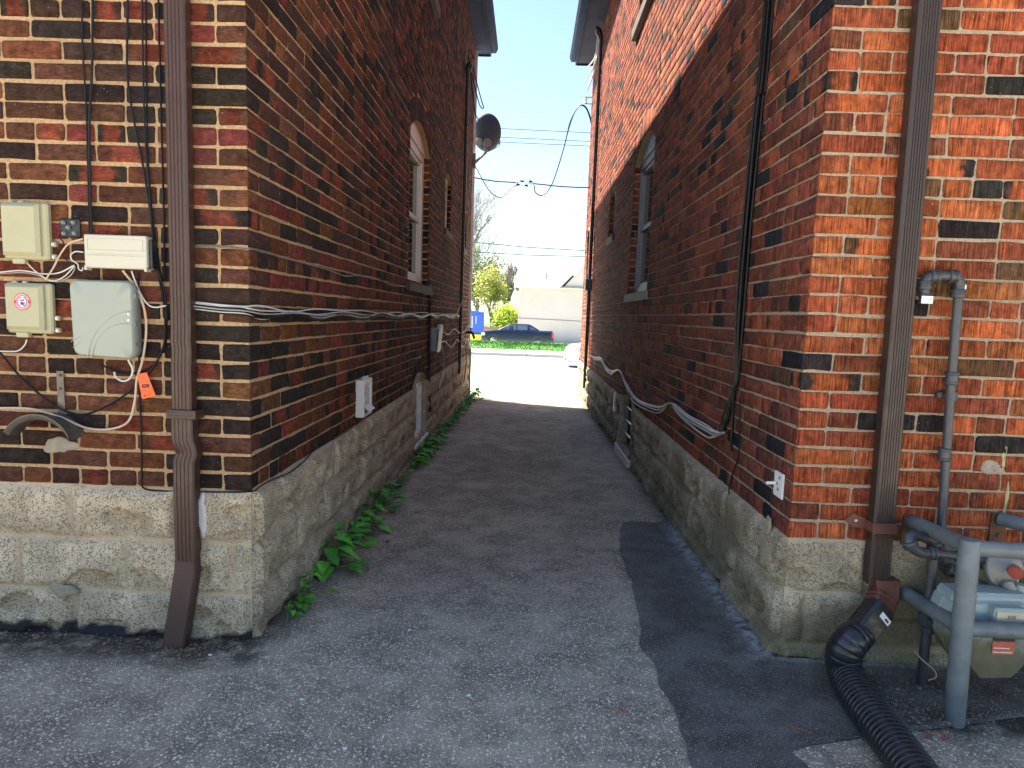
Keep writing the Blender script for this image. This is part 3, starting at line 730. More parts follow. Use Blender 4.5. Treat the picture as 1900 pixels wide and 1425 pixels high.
eave(HR, XR, -1, .30, 5.66, 2.1, 12.9, False, 12.9)
# ------------------------------------------------------------------ fittings on the left house
def YF(d): return Y0-d
def fp(pts, d): return [ony(x, y, YF(dd)) for x, y, dd in [(p if len(p) == 3 else (*p, d)) for p in pts]]
def sp_(pts, X, d, nx): return [onx(x, y, X+nx*d) for x, y in pts]
def cable(name, label, pts, r, mat, group=None, cat='cable', n=6, seg=6):
    mb = MB(); mb.tube(smooth_path(pts, n), r, seg); o = mb.build(name, mat, None, True); tag(o, label, cat, group); return o
def blob(parent, O, U, N, ru, rv, h, mat, name, seed):
    rg = np.random.default_rng(seed); O, U, N = Vector(O), Vector(U), Vector(N); Z = Vector((0, 0, 1)); n = 28; vs = []; mb = MB()
    rr = [1+.16*math.sin(2*a+seed)+.14*math.sin(3*a+2.3*seed)+.08*math.sin(5*a+seed)+rg.normal(0, .05) for a in np.linspace(0, 2*math.pi, n, endpoint=False)]
    for k, (q, hh) in enumerate([(1, 0), (.93, h*.7), (.6, h), (.25, h*.8)]):
        for j in range(n):
            a = 2*math.pi*j/n; vs.append(O+U*math.cos(a)*ru*rr[j]*q+Z*math.sin(a)*rv*rr[j]*q+N*(hh+(rg.normal(0, h*.12) if k else 0)))
    fs = [(i*n+j, i*n+(j+1) % n, (i+1)*n+(j+1) % n, (i+1)*n+j) for i in range(3) for j in range(n)]+[tuple(3*n+j for j in range(n))]
    mb.add(vs, fs); return mb.build(name, mat, parent, 'all')
CEM = pm('grey_cement_smear', (.30, .265, .20), .9, var=.15, scale=25, bump=.7, bscale=60, bdist=.004)
CAULK = pm('pale_caulk_smear', (.50, .48, .48), .7, var=.1, scale=20, bump=.6, bscale=50)
LIME = pm('lime_streak', (.42, .40, .22), .9, var=.25, scale=40, bump=.7, bscale=90)
blob(HL, ony(112, 826, Y0), (1, 0, 0), (0, -1, 0), .058, .034, .009, CEM, 'cement_patch', 1)
blob(HL, ony(374, 955, Y0-.024), (1, 0, 0), (0, -1, 0), .020, .085, .008, CAULK, 'caulk_patch', 2)
blob(HL, ony(118, 1094, Y0-.020), (1, 0, 0), (0, -1, 0), .05, .028, .012, CEM, 'cement_patch', 3)
blob(HR, ony(1838, 868, Y0), (1, 0, 0), (0, -1, 0), .05, .025, .0065, CEM, 'cement_patch', 4)
blob(HR, ony(1862, 845, Y0), (1, 0, 0), (0, -1, 0), .009, .05, .0065, LIME, 'lime_streak', 5)
blob(HR, ony(1866, 925, Y0), (1, 0, 0), (0, -1, 0), .006, .06, .0065, LIME, 'lime_streak', 6)
blob(HR, onx(1426, 985, XR-.018), (0, 1, 0), (-1, 0, 0), .02, .07, .010, CEM, 'cement_patch', 8)
# downspout left
def box_pts(p0, p1, n): return [tuple(np.array(p0)+(np.array(p1)-np.array(p0))*i/n) for i in range(n+1)]
t = thing('downspout', 'brown ribbed metal downspout, dented and kinked low down, on the left house front', 'downspout', (-1.25, 2.46, 0), 'brown downspouts at the back corners')
mb = MB(); xd = -1.213; pts = [(xd+.008, YF(.035), 5.4), (xd, YF(.035), 2.3), (xd-.004, YF(.035), 1.17)]
pts += [(xd-.006, YF(.036), 1.12), (xd-.004, YF(.033), 1.09), (xd-.006, YF(.036), 1.03), (xd-.007, YF(.035), .86), (xd-.007, YF(.034), .85)]
mb.rectube(pts, .072, .052, groove=4); mb.build('pipe', BROWN, t, True)
mb = MB(); pts = [(xd-.007, YF(.036), .88), (xd-.006, YF(.037), .77), (xd+.004, YF(.036), .735), (xd+.006, YF(.032), .715), (xd-.002, YF(.038), .69), (xd-.004, YF(.037), .6), (xd-.004, YF(.037), .31), (xd-.004, YF(.037), .30)]
mb.rectube(pts, .078, .056, groove=4); mb.build('pipe', BROWN, t, True)
mb = MB(); pts = [(xd-.004, YF(.037), .32), (xd-.006, YF(.038), .28), (xd-.04, YF(.075), .0), (xd-.042, YF(.077), -.02)]
mb.rectube(pts, .080, .058); mb.build('shoe', pm('dark_red_brown_pipe', (.06, .03, .026), .45), t, True)
mb = MB(); z = .862
mb.box((xd-.055, YF(.072), z-.016), (xd+.05, YF(.066), z+.016), .002); mb.box((xd-.055, YF(.072), z-.007), (xd+.05, YF(.0755), z-.003)); mb.box((xd-.055, YF(.072), z+.004), (xd+.05, YF(.0755), z+.008))
mb.box((xd+.044, YF(.066), z-.016), (xd+.05, YF(.004), z+.016)); mb.prism([(xd-.085, z+.003), (xd-.055, z-.02), (xd-.046, z-.016), (xd-.046, z+.016), (xd-.055, z+.02)], 1, YF(.012), YF(.006)); mb.box((xd-.055, YF(.066), z-.014), (xd-.047, YF(.010), z+.014))
mb.build('strap', BROWN, t)
# utility boxes
def corner_box(mb, x0, x1, z0, z1, d0, d1, ch): mb.box((x0, YF(d1), z0), (x1, YF(d0), z1), ch)
def beige_box(label, px0, py0, px1, py1, sticker):
    a = ony(px0, py0, YF(.05)); b = ony(px1, py1, YF(.05)); x0, x1 = a[0], b[0]; z1, z0 = a[2], b[2]
    t = thing('cable_box', label, 'utility box', ((x0+x1)/2, YF(0), z0), 'beige plastic cable boxes')
    mb = MB(); corner_box(mb, x0, x1, z0, z1, .006, .032, .006); mb.build('case', BEIGE, t)
    mb = MB(); cx0, cx1, cz0, cz1 = x0+.006, x1-.022, z0+.012, z1-.006
    rings = [[(cx0, YF(.030), cz0), (cx1, YF(.030), cz0), (cx1, YF(.030), cz1), (cx0, YF(.030), cz1)], [(cx0, YF(.042), cz0), (cx1, YF(.042), cz0), (cx1, YF(.042), cz1), (cx0, YF(.042), cz1)],
             [(cx0+.008, YF(.052), cz0+.012), (cx1-.012, YF(.052), cz0+.012), (cx1-.012, YF(.052), cz1-.010), (cx0+.008, YF(.052), cz1-.010)]]
    mb.loft(rings); mb.build('lid', BEIGE, t)
    mb = MB(); mb.box((x0+.03, YF(.034), z0-.016), (x0+.075, YF(.010), z0+.004), .003); mb.build('cable_entry', BEIGE, t)
    for zz in (z0+.012, z0+.055):
        mb = MB(); mb.box((x1-.001, YF(.022), zz-.008), (x1+.018, YF(.004), zz+.010), .003); lg = mb.build('mounting_lug', BEIGE, t)
        mb = MB(); mb.lathe((x1+.010, YF(.0225), zz), (0, -1, 0), [(0, .0045), (.003, .0045)], 8); mb.build('screw', ZINC, lg)
    for xx in (x0+.03, x0+.065): mb = MB(); mb.box((xx-.008, YF(.028), z1-.002), (xx+.008, YF(.014), z1+.006), .002); mb.build('hinge', BEIGE, t)
    if sticker:
        c = Vector(((cx0+cx1)/2+.0, YF(.0525), (z0+z1)/2+.022)); rr = .030
        m = MB(); m.lathe(c, (0, -1, 0), [(0, rr), (.0006, rr)], 36); st = m.build('sticker', REDI, t)
        m = MB(); m.lathe(c+Vector((0, -.0006, 0)), (0, -1, 0), [(0, rr*.66), (.0004, rr*.66)], 30); m.build('disc', WPAPER, st)
        m = MB(); n = 40; o1 = []
        for a0, a1 in ((100, 250), (-70, 70)):
            pts = [(c.x+math.cos(R(a))*q, c.z+math.sin(R(a))*q) for q, rngv in ((rr*.6, np.linspace(a0, a1, 14)), (rr*.5, np.linspace(a1, a0, 14))) for a in rngv]
            m.prism(pts, 1, c.y-.0014, c.y-.0009)
        m.lathe(c+Vector((-.001, -.0010, -.006)), (0, -1, 0), [(0, rr*.2), (.0006, rr*.2)], 16); m.build('blue_mark', BLUEI, st)
        m = MB(); m.prism([(c.x-.012, c.z+.004), (c.x+.006, c.z+.001), (c.x+.008, c.z+.013), (c.x+.003, c.z+.007), (c.x-.005, c.z+.009)], 1, c.y-.0014, c.y-.0009)
        m.prism([(c.x+.004, c.z-.002), (c.x+.010, c.z-.002), (c.x+.007, c.z-.016), (c.x+.002, c.z-.015)], 1, c.y-.0014, c.y-.0009); m.build('red_mark', REDI, st)
        m = MB()   # pale lettering ticks around the ring, too small to read in the photo
        for a in list(range(20, 165, 9))+list(range(200, 345, 9)):
            ca, sa = math.cos(R(a)), math.sin(R(a)); p = Vector((c.x+ca*rr*.83, 0, c.z+sa*rr*.83)); u = Vector((ca, 0, sa))*.0022; v = Vector((-sa, 0, ca))*.0010
            m.prism([((p+u+v).x, (p+u+v).z), ((p-u+v).x, (p-u+v).z), ((p-u-v).x, (p-u-v).z), ((p+u-v).x, (p+u-v).z)], 1, c.y-.0012, c.y-.0007)
        m.build('lettering', WPAPER, st)
    return t
beige_box('beige plastic cable box with a plain lid, above the one with the round sticker', -6, 372, 85, 482, False)
beige_box('beige plastic cable box with a red, white and blue round sticker on its lid', 2, 523, 92, 620, True)
t = thing('terminal_block', 'small black plastic terminal block with five studs on the brick beside the beige box', 'terminal block', ony(128, 440, Y0))
a = ony(109, 405, YF(.02)); b = ony(147, 441, YF(.02)); mb = MB(); mb.box((a[0], YF(.018), b[2]), (b[0], YF(.005), a[2]), .004); mb.build('base', BLACKP, t)
for dx, dz in ((.25, .78), (.75, .8), (.48, .52), (.25, .2), (.78, .22)):
    mb = MB(); mb.lathe((a[0]+(b[0]-a[0])*dx, YF(.017), b[2]+(a[2]-b[2])*dz), (0, -1, 0), [(0, .0065), (.008, .0065), (.009, .004), (.014, .004)], 10); mb.build('stud', GREYD, t)
t = thing('splitter_box', 'off-white oblong metal box with a pressed panel, above the grey-green plastic box', 'utility box', ony(214, 505, Y0))
a = ony(154, 434, YF(.06)); b = ony(272, 500, YF(.06))
mb = MB(); mb.box((a[0], YF(.058), b[2]), (b[0], YF(.012), a[2]), .003); mb.box((a[0], YF(.0605), b[2]-.008), (a[0]+.008, YF(.03), b[2]+.006)); mb.box((b[0]-.008, YF(.0605), b[2]-.008), (b[0], YF(.03), b[2]+.006)); mb.build('cover', OFFW, t)
mb = MB(); mb.tube([(a[0]+.012, YF(.0585), a[2]-.014), (b[0]-.012, YF(.0585), a[2]-.014), (b[0]-.012, YF(.0585), a[2]-.052), (a[0]+.012, YF(.0585), a[2]-.052), (a[0]+.012, YF(.0585), a[2]-.014)], .0016, 6)
for dz in (.066, .071): mb.tube([(a[0]+.012, YF(.0585), a[2]-dz), (b[0]-.012, YF(.0585), a[2]-dz)], .0014, 6)
mb.build('pressed_panel', OFFW, t)
mb = MB(); mb.box((b[0]+.001, YF(.045), b[2]+.006), (b[0]+.012, YF(.005), a[2]-.012), .002); mb.build('bracket', BLACKP, t)
# grey-green gateway box
t = thing('gateway_box', 'grey-green plastic box with two curved ribs and rounded corners, hung on the brick wall', 'utility box', ony(190, 670, Y0))
def rbox(c0, c1, rc, bulge, n=5):
    (x0, z0), (x1, z1) = c0, c1; pts = []
    for (cx, cz, a0) in ((x1-rc, z1-rc, 0), (x0+rc, z1-rc, 90), (x0+rc*1.2, z0+rc*1.2, 180), (x1-rc, z0+rc, 270)):
        for i in range(n+1):
            a = R(a0+90*i/n); pts.append((cx+math.cos(a)*rc, cz+math.sin(a)*rc))
    return pts
a = ony(127, 518, YF(.07)); b = ony(249, 667, YF(.07)); P = rbox((a[0], b[2]), (b[0], a[2]), .028, 0)
cxm, czm = (a[0]+b[0])/2, (a[2]+b[2])/2
ring = lambda s, d: [(cxm+(x-cxm)*s, YF(d), czm+(z-czm)*s) for x, z in P]
mb = MB(); mb.loft([ring(.97, .012), ring(.97, .036)]); mb.build('back_case', GREYD, t, True)
mb = MB(); mb.loft([ring(.99, .037), ring(1, .040), ring(1, .058), ring(.985, .067), ring(.95, .072), ring(.6, .0745), ring(.2, .075)]); mb.build('cover', GREYB, t, True)
def arcp(pts, d): return [ony(x, y, YF(d)) for x, y in pts]
for pp in ([(163, 662), (168, 640), (180, 615), (198, 596), (218, 582), (240, 577)], [(170, 662), (176, 642), (188, 622), (203, 608), (222, 601), (244, 601)]):
    mb = MB(); mb.tube(smooth_path(arcp(pp, .0735), 5), .0022, 6); mb.build('rib', GREYB, t, True)
for pp in ([(132, 634), (150, 622), (166, 606), (182, 584)], [(136, 644), (156, 630), (172, 612), (188, 590)]):
    mb = MB(); mb.tube(smooth_path(arcp(pp, .073), 5), .0013, 6); mb.build('rib', GREYB, t, True)
for py in (583, 594): mb = MB(); mb.lathe(ony(239, py, YF(.072)), (0, -1, 0), [(0, .0042), (.003, .0042), (.003, .002)], 10); mb.build('screw', ZINC, t)
for py in (549, 601, 638): p = ony(250, py, YF(.05)); mb = MB(); mb.box((p[0]-.002, YF(.06), p[2]-.010), (p[0]+.008, YF(.035), p[2]+.010), .002); mb.build('latch', GREYD, t)
# cables on the left front
GB = 'black cables dropping down the left house front'
cable('cable', 'black cable, leftmost of those dropping to the off-white box', fp([(150, -500), (152, 0), (154, 100), (160, 200), (163, 300), (166, 434)], .012), .0032, BLACKC, GB)
cable('cable', 'thicker black cable crossing the leftmost one and ending at the off-white box', fp([(176, -500), (172, 0), (171, 120), (166, 230), (167, 330), (170, 434)], .016), .0042, BLACKC, GB)
cable('cable', 'black cable slanting in from the left to join the bundle beside the off-white box', fp([(240, -500), (237, 0), (236, 130), (246, 210), (262, 290), (274, 360), (283, 430), (292, 500), (304, 560), (309, 620), (303, 655)], .014), .0038, BLACKC, GB)
cable('cable', 'straight black cable, left of the close pair above the off-white box', fp([(262, -500), (264, 0), (266, 150), (270, 260), (276, 340), (282, 420), (291, 490), (306, 545), (311, 600)], .02), .0032, BLACKC, GB)
cable('cable', 'straight black cable, right of the close pair above the off-white box', fp([(269, -500), (271, 0), (272, 150), (275, 300), (286, 430), (300, 520), (300, 560)], .012), .0030, BLACKC, GB)
cable('cable', 'black cable running close along the left edge of the brown downspout', fp([(290, -500), (294, 0), (297, 120), (300, 250), (304, 400), (306, 520)], .012), .0035, BLACKC, GB)
cable('cable', 'long black cable sagging in a loop under the grey-green box', fp([(307, 590), (304, 640), (284, 682), (250, 718), (215, 744), (175, 764), (145, 769), (110, 757), (62, 722), (25, 685), (0, 655), (-60, 600)], .022), .0042, BLACKC)
cable('cable', 'second black cable curving from the bundle to below the grey-green box', fp([(309, 560), (308, 630), (292, 668), (270, 686), (240, 694), (212, 688), (190, 678)], .018), .0034, BLACKC)
cable('cable', 'thin black cable running down to the left foundation and round the corner along its top', fp([(257, 505), (258, 620), (258, 700), (262, 800), (263, 880), (266, 905), (300, 911), (390, 913), (440, 913), (464, 912)], .010)+sp_([(474, 910), (482, 903), (505, 890), (540, 875), (570, 850), (585, 835), (640, 803), (655, 792)], XL, .02, 1), .0032, BLACKC)
cable('cable', 'cream cable looping down past the orange tag and left along the wall', fp([(228, 502), (252, 535), (268, 575), (271, 620), (264, 670), (254, 705), (250, 745), (238, 782), (205, 796), (160, 794), (115, 775), (60, 759), (0, 757), (-60, 758)], .026), .0042, CREAMC)
cable('cable', 'white cable hooking from the off-white box to behind the downspout', fp([(244, 503), (256, 535), (270, 560), (285, 570), (310, 567)], .02), .0028, WHITEC)
cable('cable', 'short white cable loop hanging under the grey-green box', fp([(238, 668), (246, 686), (241, 702), (228, 707), (215, 700), (212, 690)], .03), .0034, WHITEC)
GW = 'thin wires among the beige boxes'
cable('wire', 'cream wire arching from the off-white box to the stickered beige box', fp([(154, 443), (128, 452), (112, 472), (100, 495), (84, 520)], .03), .003, CREAMC, GW, 'wire')
cable('wire', 'white wire from the upper beige box curving up under the terminal block', fp([(50, 488), (68, 505), (95, 521), (118, 514), (138, 494)], .02), .0022, WHITEC, GW, 'wire')
cable('wire', 'white wire entering the frame at left, level between the two beige boxes', fp([(-60, 510), (0, 505), (40, 502), (80, 508), (110, 506), (138, 492)], .016), .0024, WHITEC, GW, 'wire')
cable('wire', 'grey wire entering the frame at left, just below the level white one', fp([(-60, 515), (0, 508), (45, 506), (75, 512), (105, 523), (130, 512), (140, 496)], .012), .0022, pm('grey_cable', (.3, .3, .29), .5, bump=0), GW, 'wire')
cable('wire', 'small white wire loop at the lower left corner of the off-white box', fp([(155, 468), (140, 467), (131, 474), (134, 483), (144, 490), (146, 499), (152, 502), (154, 496)], .024), .0022, WHITEC, GW, 'wire')
cable('wire', 'black wire dropping from the terminal block studs', fp([(116, 428), (110, 440), (118, 450), (114, 465), (120, 480), (136, 490)], .018), .0022, BLACKC, GW, 'wire')
cable('wire', 'white wire hooking out of the bottom of the stickered beige box', fp([(50, 630), (46, 640), (35, 650), (15, 652), (-60, 648)], .02), .0024, WHITEC, GW, 'wire')
# orange tag
t = thing('tag', 'bright orange plastic tag with a black word panel hanging from the cables', 'tag', ony(270, 740, YF(.03)))
c = [ony(x, y, YF(.034)) for x, y in ((254, 694), (272, 691), (289, 734), (264, 741))]
mb = MB(); mb.add([(p[0], p[1], p[2]) for p in c]+[(p[0], p[1]+.0015, p[2]) for p in c], [(0, 1, 2, 3), (7, 6, 5, 4), (0, 4, 5, 1), (1, 5, 6, 2), (2, 6, 7, 3), (3, 7, 4, 0)]); mb.build('plate', ORANGE, t)
def text(s, size, loc, rot, mat, name, parent, ext=.0004, align='CENTER'):
    cu = bpy.data.curves.new(name, 'FONT'); cu.body = s; cu.size = size; cu.extrude = ext; cu.align_x = align; cu.align_y = 'CENTER'
    ob = bpy.data.objects.new('tmp', cu); C.objects.link(ob); dg = bpy.context.evaluated_depsgraph_get(); dg.update()
    me = bpy.data.meshes.new_from_object(ob.evaluated_get(dg)); bpy.data.objects.remove(ob); bpy.data.curves.remove(cu)
    me.name = name; me.materials.clear(); me.transform(Matrix.Translation(loc) @ rot.to_4x4()); return link(name, me, mat, parent)
def frame_rot(u, n):
    u = Vector(u).normalized(); n = Vector(n).normalized(); v = n.cross(u); v.normalize(); n = u.cross(v)
    return Matrix((u, v, n)).transposed()
uu = Vector(c[1])-Vector(c[0]); uu = Vector((1, 0, .12)).normalized()
q = Vector(ony(270, 716, YF(.0345))); vv = Vector((-.12, 0, 1)).normalized()
mb = MB(); w2, h2 = .0125, .0062; mb.add([q-uu*w2-vv*h2, q+uu*w2-vv*h2, q+uu*w2+vv*h2, q-uu*w2+vv*h2], [(0, 1, 2, 3)]); mb.build('word_panel', INK, t, fix=False)
text('Bell', .010, q+Vector((0, -.0008, 0)), frame_rot(uu, (0, -1, 0)), ORANGE, 'lettering', t)
mb = MB(); mb.lathe(Vector(ony(269, 734, YF(.0342))), (0, -1, 0), [(0, .003), (.001, .003)], 10); mb.build('eyelet', INK, t)
# hose hanger
t = thing('hose_hanger', 'rusty dark metal hose hanger with a curved saddle screwed to the bricks', 'hose hanger', ony(105, 800, Y0))
mb = MB(); a = ony(112, 688, YF(.006)); b = ony(108, 765, YF(.006)); mb.box((a[0]-.014, YF(.010), b[2]-.01), (a[0]+.013, YF(.006), a[2]), .0015); mb.build('strap', STEEL, t)
for py in (696, 721): p = ony(112, py, YF(.01)); mb = MB(); mb.lathe(p, (0, -1, 0), [(0, .0055), (.003, .0055), (.004, .003)], 8); mb.build('screw', RUST, t)
cx, cz = ony(86, 838, YF(.06))[0], ony(86, 838, YF(.06))[2]; rg = np.random.default_rng(4)
mb = MB(); prof = []
for i in range(17):
    an = R(25+125*i/16); prof.append((math.cos(an)*.122, math.sin(an)*.122))
rings = []
for k, (d, dz, sc) in enumerate([(.012, .010, 1.03), (.035, .004, 1.0), (.07, .0, .99), (.10, .004, 1.0), (.112, .014, 1.06)]):
    rings.append([(cx+x*sc, YF(d), cz+z*sc+dz) for x, z in prof]+[(cx+x*sc, YF(d), cz+z*sc+dz-.003) for x, z in prof[::-1]])
mb.loft(rings); mb.build('saddle', STEEL, t, True)
# cables round the corner
cable('cable', 'thin cable clipped to the bricks from the downspout to the big window sill', fp([(340, 457), (357, 458), (382, 457), (430, 459), (456, 463)], .010)+sp_([(475, 463), (520, 477), (560, 487), (610, 501), (640, 512), (665, 511), (700, 517), (725, 529), (756, 532)], XL, .014, 1), .0034, pm('grey_black_cable', (.12, .12, .12), .5, bump=0))
rg = np.random.default_rng(12)
names = ['white cable, uppermost of the bundle strung along the left side wall', 'white cable with the deepest first sag in the bundle along the left side wall', 'black cable, lowest of the bundle at the corner of the left house', 'grey cable in the middle of the bundle along the left side wall',
         'black cable sagging deepest between ties on the left side wall', 'white cable kinked in short zigzags near the electrical box', 'thin black cable at the top of the bundle by the downspout']
for i, nm in enumerate(names):
    mt = [WHITEC, WHITEC, BLACKC, bpy.data.materials['grey_cable'], BLACKC, WHITEC, BLACKC][i]
    d = .012+.005*(i % 4); pts = fp([(340, 556+i*3.0), (357, 560+i*2.6), (410, 566+i*2.6), (454, 569+i*2.6)], d)
    y = 2.58; z0 = 1.245-.006*i; ys_ = [2.58, 2.9, 3.25, 3.7, 4.2, 4.7, 5.25, 5.8, 6.4, 7.0, 7.5, 8.1, 8.8, 9.4, 9.9]
    knots = {2.9, 3.7, 4.7, 5.8, 7.0, 8.1, 9.4}
    for yy in ys_:
        sag = 0 if yy in knots else -[.004, .022, .018, .008, .034, .010, .006][i]*rg.uniform(.2, 1.4)
        kn = rg.uniform(-.004, .012)
        pts.append((XL+d+rg.uniform(.0, .012), yy, 1.232+(z0-1.232)*(.3 if yy in knots else 1)+sag+kn))
    cable('cable', nm, pts, [.0033, .003, .0038, .0028, .0032, .0028, .0026][i], mt, 'cables strung along the left side wall', n=5)
# louvred vent
t = thing('wall_vent', 'white louvred plastic vent with its lowest flap open, low on the left wall', 'vent', (XL, 4.2, .6))
mb = MB(); y0, y1, z0, z1 = 4.05, 4.27, .625, .845
for a, b in (((XL+.004, y0, z0), (XL+.055, y0+.03, z1)), ((XL+.004, y1-.03, z0), (XL+.055, y1, z1)), ((XL+.004, y0+.03, z1-.03), (XL+.055, y1-.03, z1)), ((XL+.004, y0+.03, z0), (XL+.055, y1-.03, z0+.02))): mb.box(a, b, .004)
mb.build('hood', PVC, t)
for i in range(4):
    z = z0+.035+i*.052; mb = MB(); k = .03 if i == 0 else .0
    mb.add([(XL+.035, y0+.034, z+.045), (XL+.035, y1-.034, z+.045), (XL+.05+k, y1-.034, z), (XL+.05+k, y0+.034, z), (XL+.032, y0+.034, z+.043), (XL+.032, y1-.034, z+.043), (XL+.047+k, y1-.034, z-.002), (XL+.047+k, y0+.034, z-.002)], [(0, 1, 2, 3), (7, 6, 5, 4), (0, 4, 5, 1), (1, 5, 6, 2), (2, 6, 7, 3), (3, 7, 4, 0)]); mb.build('louvre', PVC, t)
mb = MB(); mb.box((XL+.004, y0+.03, z0+.02), (XL+.012, y1-.03, z1-.03)); mb.build('backing', BLACKP, t)
# electrical box and conduits
t = thing('electrical_box', 'grey metal electrical box with its cover askew beneath the cable bundle', 'electrical box', (XL, 7.4, .84))
mb = MB(); mb.box((XL+.004, 7.18, .86), (XL+.07, 7.42, 1.10), .005); mb.build('case', GREYD, t)
mb = MB(); mb.add([(XL+.074, 7.16, .85), (XL+.074, 7.44, .85), (XL+.10, 7.46, 1.12), (XL+.10, 7.18, 1.12), (XL+.078, 7.16, .85), (XL+.078, 7.44, .85), (XL+.104, 7.46, 1.12), (XL+.104, 7.18, 1.12)], [(0, 1, 2, 3), (7, 6, 5, 4), (0, 4, 5, 1), (1, 5, 6, 2), (2, 6, 7, 3), (3, 7, 4, 0)]); mb.build('cover', pm('grey_box_cover', (.3, .32, .34), .5), t)
t = thing('junction_box', 'small pale junction box just beyond the grey electrical box', 'electrical box', (XL, 7.75, 1.0)); mb = MB(); mb.box((XL+.004, 7.66, .98), (XL+.05, 7.8, 1.13), .004); mb.build('case', PVC, t); mb = MB(); mb.tube([(XL+.03, 7.73, .98), (XL+.03, 7.73, .93)], .012, 8); mb.build('gland', GREYD, t)
mb = MB(); mb.tube([(XL+.014, 7.02, 1.42), (XL+.014, 7.03, 1.1), (XL+.02, 7.05, .6), (XL+.035, 7.05, .25)], .010, 8); tag(mb.build('conduit', BLACKP, None, True), 'thin black conduit running down from the big window sill on the left wall', 'conduit')
for i, (nm, pts) in enumerate([('white wire curving in an arc down from the electrical box over the stone', [(XL+.04, 7.45, .95), (XL+.05, 7.7, .9), (XL+.05, 8.0, .78), (XL+.04, 8.1, .62), (XL+.04, 7.9, .5), (XL+.04, 7.7, .42)]),
        ('white wire swagging level beyond the electrical box to the tall black conduit', [(XL+.05, 7.5, 1.0), (XL+.03, 8.0, 1.04), (XL+.03, 8.6, 1.0), (XL+.03, 9.3, 1.05), (XL+.04, 10.0, .98), (XL+.04, 10.8, 1.0), (XL+.04, 11.5, 1.08)]),
        ('white wire drooping lower from the electrical box towards the far corner', [(XL+.05, 7.45, .9), (XL+.03, 8.2, .93), (XL+.03, 9.0, .82), (XL+.03, 9.7, .9), (XL+.04, 10.5, .76), (XL+.04, 11.2, .86), (XL+.04, 11.7, .74)]),
        ('white wire rising diagonally to the tall black conduit from the end of the bundle', [(XL+.03, 8.9, 1.2), (XL+.04, 9.3, 1.22), (XL+.05, 9.7, 1.34), (XL+.05, 10.0, 1.42)])]):
    cable('wire', nm, pts, .0045, WHITEC, 'wires beyond the electrical box', 'wire')
t = thing('conduit', 'tall black service conduit with a hooded head near the far end of the left wall', 'conduit', (XL+.03, 10.05, .4))
mb = MB(); mb.tube([(XL+.045, 10.05, 4.55), (XL+.045, 10.05, 2.8), (XL+.04, 10.05, 2.4), (XL+.04, 10.0, .40)], .024, 10); mb.build('pipe', BLACKP, t, True)
mb = MB(); mb.lathe((XL+.045, 10.05, 4.53), (.25, .1, 1), [(0, .03), (.03, .045), (.09, .045), (.13, .03), (.15, .01)], 12); mb.build('hood', BLACKP, t, True)
for pts in ([(0, 0, .08), (.05, .1, .04), (.16, .3, -.3), (.20, .35, -.42), (.14, .3, -.38), (.03, .12, .0)], [(.02, .05, .0), (.06, .15, -.3), (.1, .25, -.55), (.2, .4, -.62)], [(0, 0, .1), (.01, 0, .25), (.06, .15, .17)]):
    mb = MB(); mb.tube(smooth_path([(XL+.05+p[0], 10.08+p[1], 4.6+p[2]) for p in pts], 5), .008, 6); mb.build('wire_tail', BLACKC, t, True)
cable('cable', 'black cable bowing out low beside the tall conduit on the left wall', [(XL+.05, 10.05, .95), (XL+.06, 10.5, .85), (XL+.06, 10.9, .55), (XL+.05, 10.7, .25), (XL+.05, 10.3, .2), (XL+.05, 10.1, .3)], .007, BLACKC)
t = thing('downspout', 'pale downspout at the far corner of the left house with a dark lower section', 'downspout', (XL+.0, 11.85, -.1))
mb = MB(); mb.rectube([(XL+.01, 11.85, 5.45), (XL+.01, 11.85, .66)], .065, .05, (1, 0, 0)); mb.build('pipe', pm('pale_blue_grey_metal', (.42, .46, .52), .5), t, True)
mb = MB(); mb.rectube([(XL+.02, 11.85, .68), (XL+.02, 11.85, -.12)], .08, .08, (1, 0, 0)); mb.build('boot', GREYD, t, True)
t = thing('hose_tap', 'dark garden tap sticking out at the far corner of the left wall', 'tap', (XL, 11.3, .95))
mb = MB(); mb.tube([(XL, 11.35, .96), (XL+.11, 11.35, .96)], .022, 10); mb.tube([(XL+.11, 11.35, .96), (XL+.14, 11.35, .86)], .02, 8); mb.build('body', BLACKP, t, True); mb = MB(); mb.lathe((XL+.08, 11.35, .98), (0, 0, 1), [(0, .01), (.04, .01), (.04, .03), (.05, .03)], 10); mb.build('handle', BLACKP, t)
# satellite dish
t = thing('satellite_dish', 'dark satellite dish on a bent arm at the far corner of the left house', 'satellite dish', (XL, 11.7, 3.7))
cD = Vector(ony(904, 246, 12.1)); nD = Vector((.18, -1, -.28)).normalized()   # back side faces the driveway
u = nD.cross(Vector((0, 0, 1))).normalized(); v = u.cross(nD)
rings = []
for q, dd in ((1, .0), (.98, .012), (.8, .04), (.5, .065), (.2, .078)): rings.append([cD+u*math.cos(a)*.235*q+v*math.sin(a)*.30*q+nD*dd for a in np.linspace(0, 2*math.pi, 36, endpoint=False)])
inner = [[p-nD*.006 for p in r_] for r_ in rings]
mb = MB(); mb.loft(inner[::-1]+rings, True); mb.build('reflector', DISH, t, True)
pb = Vector(ony(880, 303, 11.72)); pe = Vector(ony(901, 284, 12.0))
mb = MB(); mb.tube([pb, pe, pe+Vector((0, .03, .18))], .022, 10); mb.build('mast', GREYD, t, True)
mb = MB(); mb.box((XL-.02, 11.752, 3.60), (XL+.05, 11.80, 3.85), .004); mb.build('foot', GREYD, t)
for dx in (-.14, 0): mb = MB(); mb.lathe(cD+u*dx*-1-v*.15+nD*.06, nD, [(0, .07), (.03, .07), (.03, .05), (.06, .05)], 14); mb.build('bracket', GREYD, t)
